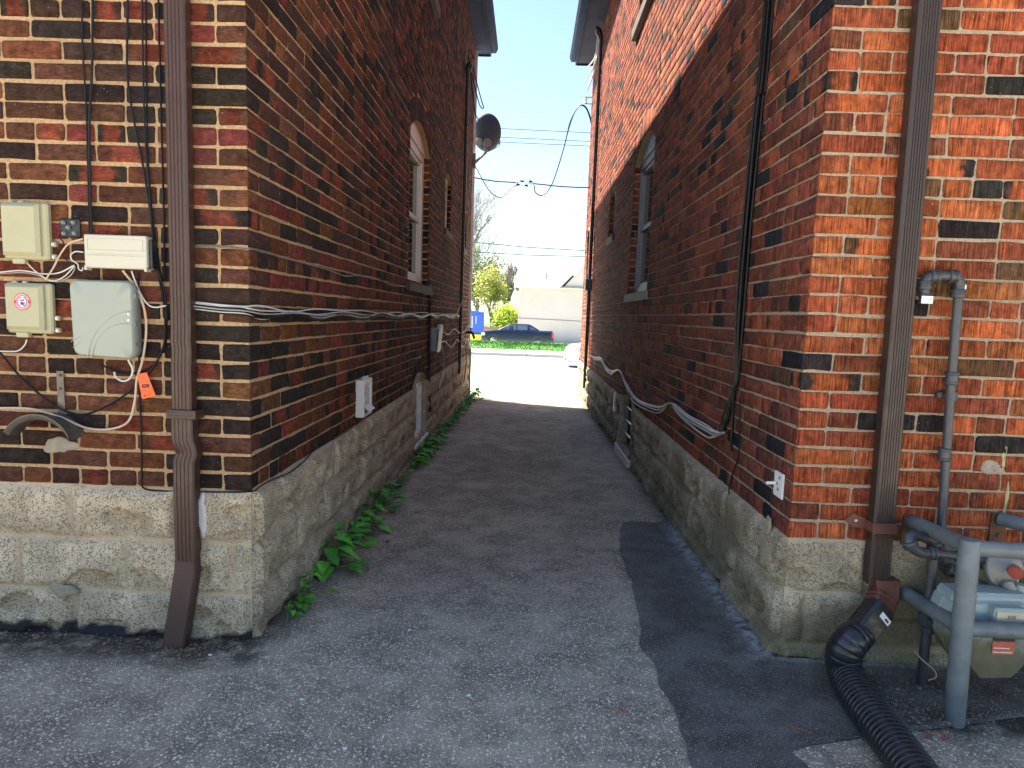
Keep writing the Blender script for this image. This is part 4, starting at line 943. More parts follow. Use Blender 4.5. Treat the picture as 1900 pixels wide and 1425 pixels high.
mb = MB(); mb.tube([pe+Vector((0, .05, .02)), Vector(ony(915, 277, 12.3)), Vector(ony(926, 270, 12.6))], .012, 8); mb.build('feed_arm', GREYD, t, True)
mb = MB(); mb.lathe(Vector(ony(926, 268, 12.6)), (0, -.4, 1), [(0, .025), (.08, .025)], 10); mb.build('receiver', GREYD, t)
# overhead cables
def wire(nm, label, pts, r, mat=BLACKC, group=None, cat='overhead wire', n=6): return cable(nm, label, pts, r, mat, group, cat, n, 6)
a = Vector(ony(877, 329, 12.6)); b = Vector(ony(1090, 348, 12.6)); s0 = Vector(ony(957, 339, 12.6)); s1 = Vector(ony(992, 341, 12.6))
ext = (a-s0)*3.2
wire('service_cable', 'thick black service cable coming from the left to the splice between the houses', [a+ext+Vector((0, 0, .25)), a+Vector((0, 0, -.0)), s0], .011)
wire('service_cable', 'thick black service cable leaving the splice to the right', [s1, b, b+(b-s1)*3+Vector((0, 0, .2))], .011)
t = thing('cable_splice', 'cluster of clear and black connectors splicing the overhead cables', 'cable splice', s0)
for k, (o1, o2) in enumerate((((0, 0, .03), (0, 0, .035)), ((0, 0, -.02), (0, 0, -.03)), ((0, 0, .01), (0, 0, .0)))):
    mb = MB(); m_ = (s0+s1)/2+Vector(o1)*2.4; mb.tube(smooth_path([s0, s0*.7+s1*.3+Vector(o1)*2, m_, s0*.3+s1*.7+Vector(o2)*2, s1], 5), .007, 6); mb.build('jumper', pm('faded_green_insulator', (.35, .5, .42), .4) if k == 0 else bpy.data.materials['faded_green_insulator'], t, True)
for k in range(4): p = s0.lerp(s1, .12+.22*k)+Vector((0, 0, (.03 if k % 2 else -.035))); mb = MB(); mb.tube([p-Vector((.03, 0, 0)), p+Vector((.03, 0, 0))], .016, 8); mb.build('connector', BLACKP, t, True)
wire('service_cable', 'black cable drooping from the satellite dish foot up to the splice', [ony(x, y, 12.6) for x, y in ((879, 303), (888, 320), (900, 342), (910, 356), (922, 365), (931, 366), (940, 358), (950, 348), (958, 344))], .008)
wire('service_cable', 'black cable looping from the splice high up to the right house', [ony(x, y, 12.75) for x, y in ((992, 344), (993, 356), (1003, 363), (1014, 357), (1024, 342), (1034, 315), (1046, 275), (1055, 240), (1065, 211), (1075, 197), (1083, 197), (1090, 206), (1096, 225), (1100, 245))], .010)
wire('service_cable', 'thinner black cable twined beside the high loop on the right', [ony(x, y, 12.8) for x, y in ((1050, 258), (1057, 228), (1067, 207), (1078, 195), (1087, 198), (1094, 212), (1100, 232))], .007)
for i, (p, q) in enumerate((((931, 238.6), (1095, 246.4)), ((931, 254.8), (1095, 262.4)), ((931, 263.7), (1095, 271)))):
    A_, B_ = Vector(ony(*p, 31)), Vector(ony(*q, 31)); d = B_-A_
    wire('power_line', ['topmost', 'middle', 'lowest'][i]+' of the three thin power lines crossing high behind the satellite dish', [A_-d*6, A_-d*2, A_, B_, B_+d*2, B_+d*6], .012, BLACKC, 'power lines above the street', n=2)
for i, (p, q) in enumerate((((873, 449), (1084, 465)), ((873, 467), (1084, 476)))):
    A_, B_ = Vector(ony(*p, 38)), Vector(ony(*q, 38)); d = B_-A_; M2 = (A_+B_)/2+Vector((0, 0, -.05))
    wire('power_line', ['upper', 'lower'][i]+' of the two thicker lines crossing low over the street', [A_-d*5, A_-d, A_, M2, B_, B_+d, B_+d*5], .022, BLACKC, 'lines low over the street', n=2)
# ------------------------------------------------------------------ fittings on the right house
t = thing('conduit', 'tall black service mast with a white-wired hood near the far end of the right wall', 'conduit', (XR-.03, 11.1, .2))
mb = MB(); X = XR-.045; mb.tube([(X, 11.1, 5.45), (X, 11.1, 1.9), (X, 11.1, 1.75), (X, 11.12, .15)], .028, 10); mb.build('pipe', BLACKP, t, True)
mb = MB(); mb.lathe((X, 11.1, 5.42), (-.45, 0, 1), [(0, .035), (.06, .05), (.12, .05), (.17, .02)], 12); mb.build('hood', BLACKP, t, True)
mb = MB(); mb.box((XR-.11, 11.02, 1.68), (XR-.006, 11.18, 1.86), .005); mb.build('box', BLACKP, t)
for pts in ([(0, 0, .1), (-.02, 0, -.1), (-.04, .1, -.3), (-.14, .2, -.42)], [(0, 0, .05), (.0, .05, -.2), (-.06, .1, -.45), (-.16, .25, -.6)], [(0, .02, -.2), (-.04, .12, -.5), (-.12, .3, -.72)]):
    mb = MB(); mb.tube(smooth_path([(X-.03+p[0], 11.12+p[1], 5.48+p[2]) for p in pts], 5), .011, 6); mb.build('wire_tail', WHITEC, t, True)
t = thing('insulator_bracket', 'small metal rack with a white spool insulator on the far edge of the right house', 'insulator', (XR, 12.85, 4.6))
p = Vector(ony(1092, 187, 12.85)); mb = MB()
for dz in (.055, -.055): mb.box((p.x-.07, 12.83, p.z+dz-.006), (XR+.0, 12.87, p.z+dz+.006))
mb.build('rack', GREYD, t); mb = MB(); mb.lathe((p.x-.05, 12.85, p.z-.055), (0, 0, 1), [(.005, .02), (.02, .035), (.05, .018), (.08, .035), (.1, .02)], 12); mb.build('insulator', WPAPER, t, True)
rg = np.random.default_rng(8)
lab = ['leftmost black cable of the vertical bundle on the right side wall', 'second black cable from the left in the vertical bundle on the right side wall', 'middle black cable of the vertical bundle on the right side wall', 'second black cable from the right in the vertical bundle on the right side wall', 'rightmost black cable of the vertical bundle on the right side wall']
for i in range(5):
    o = (2-i)*.017; pts = [(XR-.012-.014*(i % 2), 3.13+o, 5.6), (XR-.012-.012*(i % 2), 3.16+o*1.2, 2.6), (XR-.012-.014*(i % 2), 3.2+o*1.3, 2.18), (XR-.014-.012*(i % 2), 3.235+o*1.5, 1.73), (XR-.014-.014*(i % 2), 3.235+o*1.3, 1.3), (XR-.014, 3.225+o*.5, 1.0), (XR-.02, 3.24+o*.4, .94), (XR-.016, 3.32+o*1.6, .82), (XR-.014, 3.41+o, .715)]
    if i == 4: pts = pts[:7]+[(XR-.014, 3.24, .80), (XR-.012, 3.235, .66)]
    cable('cable', lab[i], pts, .0065 if i != 2 else .008, BLACKC, 'black cables down the right side wall')
mb = MB(); mb.tube([(XR-.03, 3.17, .955), (XR-.034, 3.225, .96), (XR-.03, 3.28, .955)], .006, 6); tag(mb.build('cable_tie', BLACKC, None, True), 'black tie gathering the vertical cable bundle at its bend', 'cable tie')
sw = [(1343, 803), (1325, 801), (1309, 793), (1275, 773), (1256, 757), (1243, 748), (1222, 756), (1195, 749), (1181, 741), (1171, 729), (1159, 706), (1149, 687), (1134, 689), (1124, 681), (1115, 665), (1104, 664), (1095, 658)]
for i, nm in enumerate(['white cable, upper strand of the swag along the right side wall', 'pale cable sagging lowest in the swag along the right side wall', 'bluish grey cable in the middle of the swag along the right side wall', 'thin white cable weaving across the swag on the right side wall']):
    pts = []
    for k, (x, y) in enumerate(sw):
        sag = [0, 10, 5, -3][i]*(0 if k in (0, 5, 11, 16) else rg.uniform(.5, 1.4)); pts.append(onx(x, y+sag*(x-980)/250, XR-.015-.006*(i % 3)))
    cable('cable', nm, pts, [.006, .005, .006, .004][i], [WHITEC, WHITEC, bpy.data.materials['grey_cable'], WHITEC][i], 'white cables along the right side wall')
cable('cable', 'thin black cable hanging in a loose curve over the stone below the right bundle', sp_([(1373, 735), (1372, 800), (1370, 848), (1362, 872), (1354, 900), (1352, 930), (1358, 950), (1371, 962)], XR, .022, -1), .0034, BLACKC)
t = thing('outlet_plate', 'white plastic wall plate with a projecting stub near the right house corner', 'wall plate', (XR, 2.62, .6))
mb = MB(); mb.box((XR-.014, 2.565, .605), (XR-.006, 2.655, .70), .002); mb.build('plate', WPAPER, t)
mb = MB(); mb.tube([(XR-.012, 2.63, .655), (XR-.05, 2.635, .652)], .006, 8); mb.build('stub', WPAPER, t, True)
for dy, dz in ((.59, .675), (.60, .63), (.61, .65)): mb = MB(); mb.box((XR-.0155, 2+dy, dz), (XR-.0142, 2+dy+.014, dz+.012)); mb.build('slot', GREYD, t)
t = thing('vent_cap', 'small white plastic cap on the stone blocks before the dark basement window', 'vent cap', (XR, 7.45, .3)); p = onx(1142, 745, XR-.03)
mb = MB(); mb.box((XR-.05, p[1]-.03, p[2]-.11), (XR-.02, p[1]+.03, p[2]+.10), .01); mb.build('cap', PVC, t); mb = MB(); mb.box((XR-.054, p[1]-.02, p[2]-.02), (XR-.051, p[1]+.02, p[2]+.0)); mb.build('slot', GREYD, t)
# downspout right
t = thing('downspout', 'dark brown ribbed downspout emptying into the black corrugated hose on the right house', 'downspout', (1.27, 2.45, 0), 'brown downspouts at the back corners')
T = ony(1729, 0, YF(.062)); Bm = ony(1641, 975, YF(.062)); dz = (T[0]-Bm[0])/(T[2]-Bm[2])
xz = lambda z: Bm[0]+.0+dz*(z-Bm[2])
mb = MB(); mb.rectube([(xz(5.5), YF(.036), 5.5), (xz(2), YF(.036), 2), (xz(.55), YF(.036), .55), (xz(.34), YF(.038), .34)], .075, .054, groove=6); mb.build('pipe', BROWN2, t, True)
z0 = .55; xb = xz(z0)
mb = MB(); mb.box((xb-.043, YF(.071), z0-.02), (xb+.043, YF(.0665), z0+.018), .0015)
for zz in (-.013, .009): mb.box((xb-.043, YF(.0745), z0+zz), (xb+.043, YF(.0715), z0+zz+.004))
mb.prism([(xb-.115, z0+.012), (xb-.09, z0-.014), (xb-.038, z0-.018), (xb-.038, z0+.016), (xb-.09, z0+.036)], 1, YF(.012), YF(.007)); mb.box((xb-.043, YF(.0675), z0-.018), (xb-.039, YF(.008), z0+.016)); mb.box((xb+.039, YF(.0675), z0-.018), (xb+.043, YF(.006), z0+.016)); s_ = mb.build('strap', RUSTB, t)
mb = MB(); mb.lathe((xb-.078, YF(.012), z0+.01), (0, -1, 0), [(0, .005), (.003, .005)], 8); mb.build('rivet', ZINC, s_)
p1 = Vector(ony(1641, 1078, YF(.045))); p2 = Vector(ony(1641, 1100, YF(.05))); p3 = Vector(ony(1622, 1145, YF(.10)))
mb = MB(); mb.rectube([p1+Vector((0, 0, .012)), p1, p2, p2.lerp(p3, .4), p3], .085, .062); 
for k in range(5):
    q = p2.lerp(p3, -.1+.2*k); d = (p3-p2).normalized(); mb.rectube([q-d*.004, q+d*.004], .094-.0*k, .070, ch=.01)
mb.build('elbow', RUSTB, t, True)
# black corrugated hose
t = thing('drain_hose', 'thick black corrugated drain hose curving from the downspout across the asphalt', 'drain hose', (1.2, 2.2, 0))
def mp(x, y, Y): return Vector(ony(x, y, Y))
a0 = mp(1632, 1128, 2.38); a1 = mp(1592, 1178, 2.33)
mb = MB(); mb.rectube([a0, a0.lerp(a1, .5), a1], .088, .078, ch=.01); ad = mb.build('adaptor', BLACKP, t, True)
mb = MB(); q = a0.lerp(a1, .22)+Vector((.022, -.043, .0)); n_ = Vector((0, -1, .0)); d = (a1-a0).normalized(); sx = d.cross(n_).normalized()
f_ = Vector((0, -1, 0)); f_ = (f_-d*f_.dot(d)).normalized(); sx = d.cross(f_).normalized()
q = a0.lerp(a1, .25)+f_*.0405; sx = sx if sx.x > 0 else -sx; q += sx*.012
mb.add([q-sx*.024-d*.011, q+sx*.024-d*.011, q+sx*.024+d*.011, q-sx*.024+d*.011], [(0, 1, 2, 3)]); lb = mb.build('label', WPAPER, ad, fix=False)
mb = MB(); q2 = q+f_*.0008+sx*.008; mb.add([q2-sx*.009-d*.003, q2+sx*.009-d*.003, q2+sx*.009+d*.005, q2-sx*.009+d*.005], [(0, 1, 2, 3)]); mb.build('print', INK, lb, fix=False)
gr = .060
def gnd(x, y, up): p = onz(x, y, up); return Vector((p[0], p[1], gz(p[0], p[1])+up))
path = [a1+(a0-a1)*.15, a1, a1+(a1-a0).normalized()*.035+Vector((-.008, -.004, .004)), mp(1566, 1212, 2.315), gnd(1566, 1238, gr+.012), gnd(1577, 1266, gr)]
path += [gnd(1597, 1300, gr), gnd(1630, 1345, gr), gnd(1665, 1390, gr), gnd(1705, 1445, gr), gnd(1745, 1500, gr), gnd(1800, 1580, gr)]
sp = smooth_path(path, 40); L_ = [0]
for i in range(1, len(sp)): L_.append(L_[-1]+float(np.linalg.norm(np.array(sp[i])-np.array(sp[i-1]))))
s_ = np.arange(0, L_[-1], .021/12); arr = np.array([list(p) for p in sp]); P3 = np.stack([np.interp(s_, L_, arr[:, k]) for k in range(3)], 1)
ph = (s_ % .021)/.021; rr = gr*(.945+.055*np.clip(np.minimum(ph/.2, (1-ph)/.2), 0, 1)*(1+.15*np.sin(ph*3.14)))*(1-.10*np.exp(-(s_/.05)**2))
mb = MB(); mb.tube([tuple(p) for p in P3], list(rr), 28); mb.build('corrugated_pipe', BLACKP, t, 'all')
# wall gas pipe
def joint(mb, p, ax, r, l, rib=.003): mb.lathe(Vector(p)-Vector(ax)*l/2, ax, [(0, r), (.004, r+rib), (.010, r+rib), (.012, r), (l-.012, r), (l-.010, r+rib), (l-.004, r+rib), (l, r)], 14)
t = thing('gas_pipe', 'grey gas pipe with a hooked top strapped to the right brick wall above the meter', 'gas pipe', ony(1745, 1000, YF(.05)))
dY = YF(.045)
A = Vector(ony(1716, 548, dY)); B = Vector(ony(1716, 524, dY)); B2 = Vector(ony(1728, 513, dY)); C1 = Vector(ony(1768, 513, dY)); C2 = Vector(ony(1780, 522, dY)); D0 = Vector(ony(1778, 545, dY)); D1 = Vector(ony(1764, 720, dY)); D2 = Vector(ony(1748, 960, dY)); D3 = Vector(ony(1743, 1040, dY))
mb = MB(); mb.tube([D0, D1, D2, D3], .0155, 12); mb.build('riser', PIPED, t, True)
mb = MB(); mb.tube(smooth_path([A, B, B2, C1, C2, D0], 5), .0165, 12)
for p, ax in ((B-Vector((0, 0, .01)), (0, 0, 1)), (D0, (0, 0, 1)), (B2+Vector((.01, 0, 0)), (1, 0, 0)), (C1, (1, 0, 0))): joint(mb, p, ax, .0205, .03)
mb.build('return_bend', PIPED, t, True)
mb = MB(); joint(mb, A-Vector((0, 0, .012)), (0, 0, 1), .018, .035); mb.build('plug', PIPED, t, True)
for (x, y) in ((1766, 702), (1752, 843)): mb = MB(); joint(mb, ony(x, y, dY), (0, 0, 1), .020, .045); mb.build('coupling', PIPED, t, True)
p = Vector(ony(1764, 735, dY)); mb = MB(); mb.tube([p-Vector((0, 0, .015)), p+Vector((0, 0, .015))], .0185, 12); mb.box((p.x+.015, YF(.03), p.z-.012), (p.x+.036, YF(.006), p.z+.012), .002); mb.box((p.x-.034, YF(.03), p.z-.010), (p.x-.015, YF(.006), p.z+.010), .002); mb.build('clamp', PIPED, t)
p = Vector(ony(1791, 534, dY)); mb = MB(); mb.box((p.x-.006, YF(.04), p.z-.012), (p.x+.008, YF(.006), p.z+.012), .002); mb.build('bracket', WPAPER, t)
p = Vector(ony(1720, 556, YF(.068))); tg = MB(); tg.box((p.x-.019, YF(.070), p.z-.013), (p.x+.019, YF(.068), p.z+.012)); g_ = tg.build('seal_tag', WPAPER, t); mb = MB(); mb.tube(smooth_path([p+Vector((.004, -.003, -.005)), p+Vector((.012, -.003, .006)), p+Vector((.014, -.003, -.004)), p+Vector((.008, -.003, -.006))], 4), .0012, 5); mb.build('wire_seal', ZINC, g_)
# gas meter
t = thing('gas_meter', 'pale blue gas meter stained with algae, standing behind the grey pipe guard', 'gas meter', ony(1840, 1270, 2.28))
Ym = 2.20
ol = [(1763, 1138), (1770, 1120), (1790, 1112), (1905, 1114), (1926, 1122), (1934, 1138), (1933, 1180), (1925, 1216), (1902, 1252), (1882, 1270), (1816, 1271), (1800, 1252), (1776, 1222), (1764, 1190)]
O2 = [ony(x, y, Ym) for x, y in ol]; cx = sum(p[0] for p in O2)/len(O2); cz = sum(p[2] for p in O2)/len(O2)
rg_ = lambda s, Y: [(cx+(p[0]-cx)*s, Y, cz+(p[2]-cz)*s) for p in O2]
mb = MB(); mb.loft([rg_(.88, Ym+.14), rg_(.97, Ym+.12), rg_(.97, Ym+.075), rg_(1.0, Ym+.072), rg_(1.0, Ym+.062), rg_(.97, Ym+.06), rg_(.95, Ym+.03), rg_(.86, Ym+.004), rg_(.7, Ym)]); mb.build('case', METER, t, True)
mb = MB(); p0 = ony(1762, 1120, Ym); p1_ = ony(1936, 1092, Ym); zt = ony(1800, 1112, Ym)[2]
mb.box((p0[0]+.02, Ym+.02, zt-.03), (p1_[0]-.02, Ym+.12, zt+.012), .012); mb.build('top_plate', METER, t)
a = ony(1846, 1133, Ym-.03); b = ony(1902, 1176, Ym-.03)
mb = MB(); mb.box((a[0], Ym-.03, b[2]), (b[0], Ym+.03, a[2]+.008), .005); ix = mb.build('index_box', METER, t)
mb = MB(); mb.box((a[0]+.006, Ym-.033, b[2]+.004), (b[0]-.003, Ym-.0302, a[2]-.002), .001); fcx = mb.build('dial_plate', pm('aged_dial', (.42, .40, .30), .5), ix)
text('3332', .014, Vector(ony(1877, 1146, Ym-.0338)), frame_rot((1, 0, 0), (0, -1, 0)), INK, 'digits', ix)
for px in (1858, 1873, 1888): mb = MB(); mb.lathe(Vector(ony(px, 1164, Ym-.0334)), (0, -1, 0), [(0, .0065), (.0008, .0065)], 14); mb.build('dial', INK if px == 1873 else GREYB, ix)
a = ony(1842, 1190, Ym-.002); b = ony(1880, 1215, Ym-.002)
mb = MB(); mb.box((a[0], Ym-.0035, b[2]), (b[0], Ym-.0005, a[2]), .0005); l_ = mb.build('warning_label', pm('faded_red_label', (.5, .12, .07), .6, var=.2, scale=60), t)
mb = MB(); a2 = ony(1843, 1182, Ym); mb.box((a2[0], Ym-.0035, a[2]+.003), (b[0], Ym-.0005, a2[2]), .0005); mb.build('name_plate', INK, t)
mb = MB()
for k in range(2): mb.box((a[0]+.004, Ym-.0045, b[2]+.006+k*.014), (b[0]-.006-k*.01, Ym-.0036, b[2]+.009+k*.014))
mb.build('label_lines', WPAPER, l_)
for px in (1795, 1893): mb = MB(); p = Vector(ony(px, 1106, Ym+.07)); mb.lathe(p, (0, 0, 1), [(0, .022), (.015, .022), (.018, .017), (.04, .017)], 14); mb.build('union', METER, t, True)
p = Vector(ony(1774, 1130, Ym+.01)); mb = MB(); mb.lathe(p, (0, -1, 0), [(0, .008), (.012, .008)], 8); mb.build('bolt', RUST, t)
# regulator
t = thing('gas_regulator', 'round grey gas regulator with a red-capped vent stub above the meter', 'gas regulator', ony(1860, 1065, 2.33))
c_ = Vector(ony(1858, 1050, 2.33)); ax = Vector((.25, -1, .15)).normalized()
REG = pm('pale_grey_casting', (.26, .27, .26), .5, var=.12, scale=12, bump=.2, dirt=(.12, .12, .08), dthr=(.5, .68))
mb = MB(); mb.lathe(c_, ax, [(-.05, .03), (-.03, .05), (0, .068), (.006, .072), (.014, .072), (.02, .066), (.04, .045), (.055, .03)], 24); mb.build('diaphragm_case', REG, t, True)
for k in range(8):
    u = ax.orthogonal().normalized(); v = ax.cross(u); an = k*math.pi/4; mb = MB(); mb.lathe(c_+(u*math.cos(an)+v*math.sin(an))*.065+ax*.012, ax, [(0, .005), (.008, .005)], 6); mb.build('bolt', ZINC, t)
e = Vector(ony(1884, 1062, 2.22)); s0_ = c_+ax*.04; mb = MB(); mb.tube([s0_, s0_.lerp(e, .92)], .019, 12); mb.build('vent_stub', REG, t, True)
mb = MB(); d = (e-s0_).normalized(); mb.lathe(s0_.lerp(e, .92), d, [(0, .021), (.012, .021), (.014, .017)], 14); mb.build('red_cap', pm('faded_red_cap', (.30, .04, .025), .6), t, True)
b_ = Vector(ony(1870, 1085, 2.27)); mb = MB(); mb.tube([c_+Vector((.02, 0, -.03)), b_, Vector(ony(1880, 1100, 2.28))], .018, 12); mb.build('outlet', REG, t, True)
mb = MB(); mb.box((c_.x-.06, 2.30, c_.z-.02), (c_.x-.02, 2.36, c_.z+.03), .006); mb.build('valve_body', PIPED, t)
# riser with valve and loops
t = thing('gas_riser', 'dark grey gas riser with a locked valve and looped elbows beside the meter', 'gas pipe', ony(1712, 1250, 2.36))
Yr = 2.36
g0 = Vector(ony(1711, 1255, Yr)); g1 = Vector(ony(1718, 1180, Yr)); g2 = Vector(ony(1722, 1130, Yr)); g3 = Vector(ony(1732, 1030, Yr)); g4 = Vector(ony(1733, 1012, Yr)); g5 = Vector(ony(1722, 1000, Yr-.01)); g6 = Vector(ony(1700, 993, Yr-.03)); g7 = Vector(ony(1688, 995, Yr-.05)); g8 = Vector(ony(1689, 1010, Yr-.06)); g9 = Vector(ony(1705, 1024, Yr-.06)); g10 = Vector(ony(1730, 1026, Yr-.06)); g11 = Vector(ony(1795, 1034, Yr-.04)); g12 = Vector(ony(1840, 1040, Yr-.03))
g0.z = -.05
mb = MB(); mb.tube([g0, g1, g2, g3], .0165, 12); mb.build('riser', PIPED, t, True)
mb = MB(); mb.tube(smooth_path([g3, g4, g5, g6, g7, g8, g9, g10], 5), .0175, 12)
for p, ax_ in ((g4, (0, 0, 1)), (g10, (1, 0, 0)), (g8, (.4, 0, -.8))): joint(mb, p, Vector(ax_).normalized(), .021, .026)
mb.build('swing_joint', PIPED, t, True)
mb = MB(); mb.tube([g10, g11, g12], .014, 12); joint(mb, g11-Vector((.02, 0, 0)), (1, 0, 0), .02, .03); mb.build('feed_pipe', PIPED, t, True)
p = Vector(ony(1722, 1150, Yr)); mb = MB(); mb.lathe(p-Vector((0, 0, .045)), (0, 0, 1), [(0, .022), (.02, .024), (.03, .032), (.06, .032), (.07, .024), (.09, .022)], 8)
mb.lathe(p+Vector((.0, .01, 0)), (0, -1, 0), [(0, .024), (.04, .024), (.042, .016), (.055, .016)], 12); mb.box((p.x-.03, Yr-.055, p.z+.008), (p.x+.03, Yr-.045, p.z+.022), .002); mb.build('valve', PIPED, t)
h = Vector(ony(1746, 1040, Yr)); mb = MB(); mb.tube(smooth_path([Vector(ony(1743, 1035, dY)), Vector(ony(1748, 1050, 2.42)), Vector(ony(1762, 1058, 2.38)), Vector(ony(1790, 1070, 2.34)), Vector(ony(1830, 1090, 2.32))], 5), .015, 12); joint(mb, ony(1764, 1058, 2.38), Vector((.9, 0, -.3)).normalized(), .02, .03); mb.build('outlet_pipe', PIPED, t, True)
# pipe guard
t = thing('pipe_guard', 'blue-grey painted pipe guard rail framing the gas meter', 'guard rail', (1.416, 2.13, 0))
bx, by = 1.416, 2.14; ztop = ony(1800, 1000, by)[2]; rp = .0305
tx = ony(1800, 1000, by)[0]
mb = MB(); mb.lathe((bx, by, -.03), (tx-bx, 0, ztop+.03), [(0, rp), (ztop+.022, rp), (ztop+.028, rp*.93), (ztop+.03, rp*.8)], 20); mb.build('post', PIPEG, t, True)
x2 = bx+.50
mb = MB(); mb.lathe((x2, by, -.03), (tx-bx, 0, ztop+.03), [(0, rp), (ztop+.022, rp), (ztop+.03, rp*.8)], 20); mb.build('post', PIPEG, t, True)
zr = ony(1830, 1018, by)[2]; zm = ony(1850, 1168, by)[2]; r2 = .0255
w1 = Vector(ony(1692, 968, Y0-.01)); w2_ = Vector(ony(1678, 1100, Y0-.03))
xt = tx-.004; xm_ = bx+(tx-bx)*zm/ztop
def rail(pts): mb = MB(); mb.tube([tuple(p) for p in pts], r2, 16); mb.build('rail', PIPEG, t, True)
rail([(xt, by, zr+.0), (x2+.02, by, zr-.01)]); rail([(xm_, by, zm), (x2, by, zm-.005)])
rail([w1, (xt, by, zr+.005)]); rail([w2_, (xm_, by, zm+.0)])
dx = x2-bx-.1; w3 = Vector(ony(1856, 963, Y0-.01)); rail([w3, (x2+.02, by, zr)])
for w_ in (w1, w3):
    mb = MB(); mb.box((w_.x-.032, Y0-.012, w_.z-.085), (w_.x+.022, Y0-.006, w_.z+.022)); pl_ = mb.build('wall_plate', RUST, t)
    mb = MB(); mb.lathe((w_.x-.0, Y0-.012, w_.z-.06), (0, -1, 0), [(0, .009), (.006, .009), (.007, .005)], 8); mb.build('bolt', RUST, pl_)
# ------------------------------------------------------------------ weeds
def leaf(mb, base, d, up, L, W, droop):
    d = Vector(d).normalized(); s = d.cross(Vector((0, 0, 1))).normalized(); n = s.cross(d).normalized(); rows = []
    prof = [(0, .0), (.12, .55), (.35, 1.0), (.6, .85), (.82, .45), (1, 0)]
    for t_, w_ in prof:
        c = Vector(base)+d*L*t_+Vector((0, 0, -droop*L*t_*t_)); rows.append([c-s*W*w_+n*W*.28*w_, c, c+s*W*w_+n*W*.28*w_])
    vs = [p for r in rows for p in r]; fs = []
    for i in range(len(prof)-1):
        for j in range(2): fs.append((i*3+j, i*3+j+1, (i+1)*3+j+1, (i+1)*3+j))
    mb.add(vs, fs)
def weed(x, y, size, nl, label, seed, spread=1.0):
    rg = random.Random(seed); z = gz(x, y); t = thing('weed_plant', label, 'weed', (x, y, z), 'weeds along the foot of the left wall'); ml = [MB(), MB(), MB()]; st = MB()
    for k in range(nl):
        a = rg.uniform(-1.9, 1.9); h = rg.uniform(.15, 1.0)*size*.8; rad = size*rg.uniform(.15, .75)*spread*(1.2-h/size*.5)
        root = Vector((x+rg.uniform(-.02, .02), y+rg.uniform(-.05, .05)*spread*2, z)); tip = Vector((max(root.x+math.cos(a)*rad*.9, XL+.04), root.y+math.sin(a)*rad*1.2, z+h))
        st.tube([root, root.lerp(tip, .5)+Vector((0, 0, h*.15)), tip], [.0028, .0022, .0016], 4, False)
        L = size*rg.uniform(.34, .6); dd = Vector((math.cos(a)+rg.uniform(-.3, .3), math.sin(a)+rg.uniform(-.3, .3), rg.uniform(-.15, .45)))
        leaf(ml[rg.choice([0, 0, 1, 1, 2])], tip, dd, 1, L, L*rg.uniform(.30, .42), rg.uniform(.1, .5))
    for i, m_ in enumerate(ml):
        if m_.v: m_.build('leaves', LEAFS[i], t, 'all', fix=False)
    st.build('stem', STEMG, t, True)
W = [(512, 1150, .07, 8, 'tiny weed seedling nearest the left house corner'), (540, 1118, .12, 14, 'small weed just beyond the tiny seedling by the left house corner'),
     (600, 1055, .21, 30, 'large leafy weed with a pale upright tip, nearest big clump on the left'), (640, 1003, .15, 24, 'leafy weed between the nearest big clump and the next broad one'),
     (662, 975, .17, 24, 'broad dark green weed clump third along the left wall'), (692, 938, .19, 28, 'wide glossy weed clump ending the near row on the left')]
for i, (px, py, s_, n_, lb) in enumerate(W): p = onz(px, py, -.015); weed(max(-.93, min(p[0], -.90)), p[1], s_, n_, lb, 100+i)
far = [(4.98, .08, 9), (5.3, .08, 11), (5.75, .13, 20), (6.05, .16, 26), (6.35, .15, 24), (6.7, .16, 24), (7.05, .15, 20), (7.5, .13, 18), (7.95, .16, 22), (8.45, .14, 18), (8.95, .15, 20), (9.5, .17, 22), (10.1, .16, 20), (10.7, .18, 24), (11.3, .20, 26), (11.75, .24, 30)]
fl = ['sparse weed at the start of the far row on the left', 'second sparse weed of the far row on the left', 'bushy weed just short of the left basement window', 'dense weed under the near edge of the left basement window', 'dense weed under the middle of the left basement window', 'dense weed under the far edge of the left basement window',
      'weed against the stone just past the left basement window', 'weed two clumps past the left basement window', 'weed three clumps past the left basement window', 'weed below the loose white wire on the left stone wall', 'weed nearer than the tall left conduit by one clump', 'weed a little short of the tall left conduit',
      'weed at the foot of the tall left conduit', 'weed just past the tall left conduit', 'bright weed short of the far left corner', 'tallest bright weed at the foot of the far corner downspout']
for i, (y, s_, n_) in enumerate(far): weed(XL+.07, y, s_, n_, fl[i], 200+i)
# litter
rg = random.Random(3); mb = MB()
def flake(mb, x, y, s_, zoff=.004):
    z = gz(x, y)+zoff; a = rg.uniform(0, 6.28); c, s = math.cos(a), math.sin(a); l = s_; w_ = s_*rg.uniform(.2, .6)
    mb.add([(x+c*l, y+s*l, z+rg.uniform(0, .006)), (x-s*w_, y+c*w_, z+rg.uniform(0, .008)), (x-c*l, y-s*l, z+rg.uniform(0, .004)), (x+s*w_, y-c*w_, z+rg.uniform(.001, .008))], [(0, 1, 2, 3)])
for k in range(2600):
    zone = rg.random()
    if zone < .6: x, y = rg.uniform(1.25, 2.2), rg.uniform(2.08, 2.47)
    elif zone < .82: x, y = rg.uniform(-2.2, -1.0), rg.gauss(2.42, .035)
    elif zone < .91: x, y = rg.gauss(-1.2, .08), rg.gauss(2.38, .05)
    else: x, y = rg.uniform(-1, 1.2), rg.uniform(1.6, 4.5)
    if abs(x) < .99 and y > 2.4 and abs(x) > .85: continue
    flake(mb, x, y, rg.uniform(.002, .008), .018 if (x > .5 and y > 1.9) else .005)
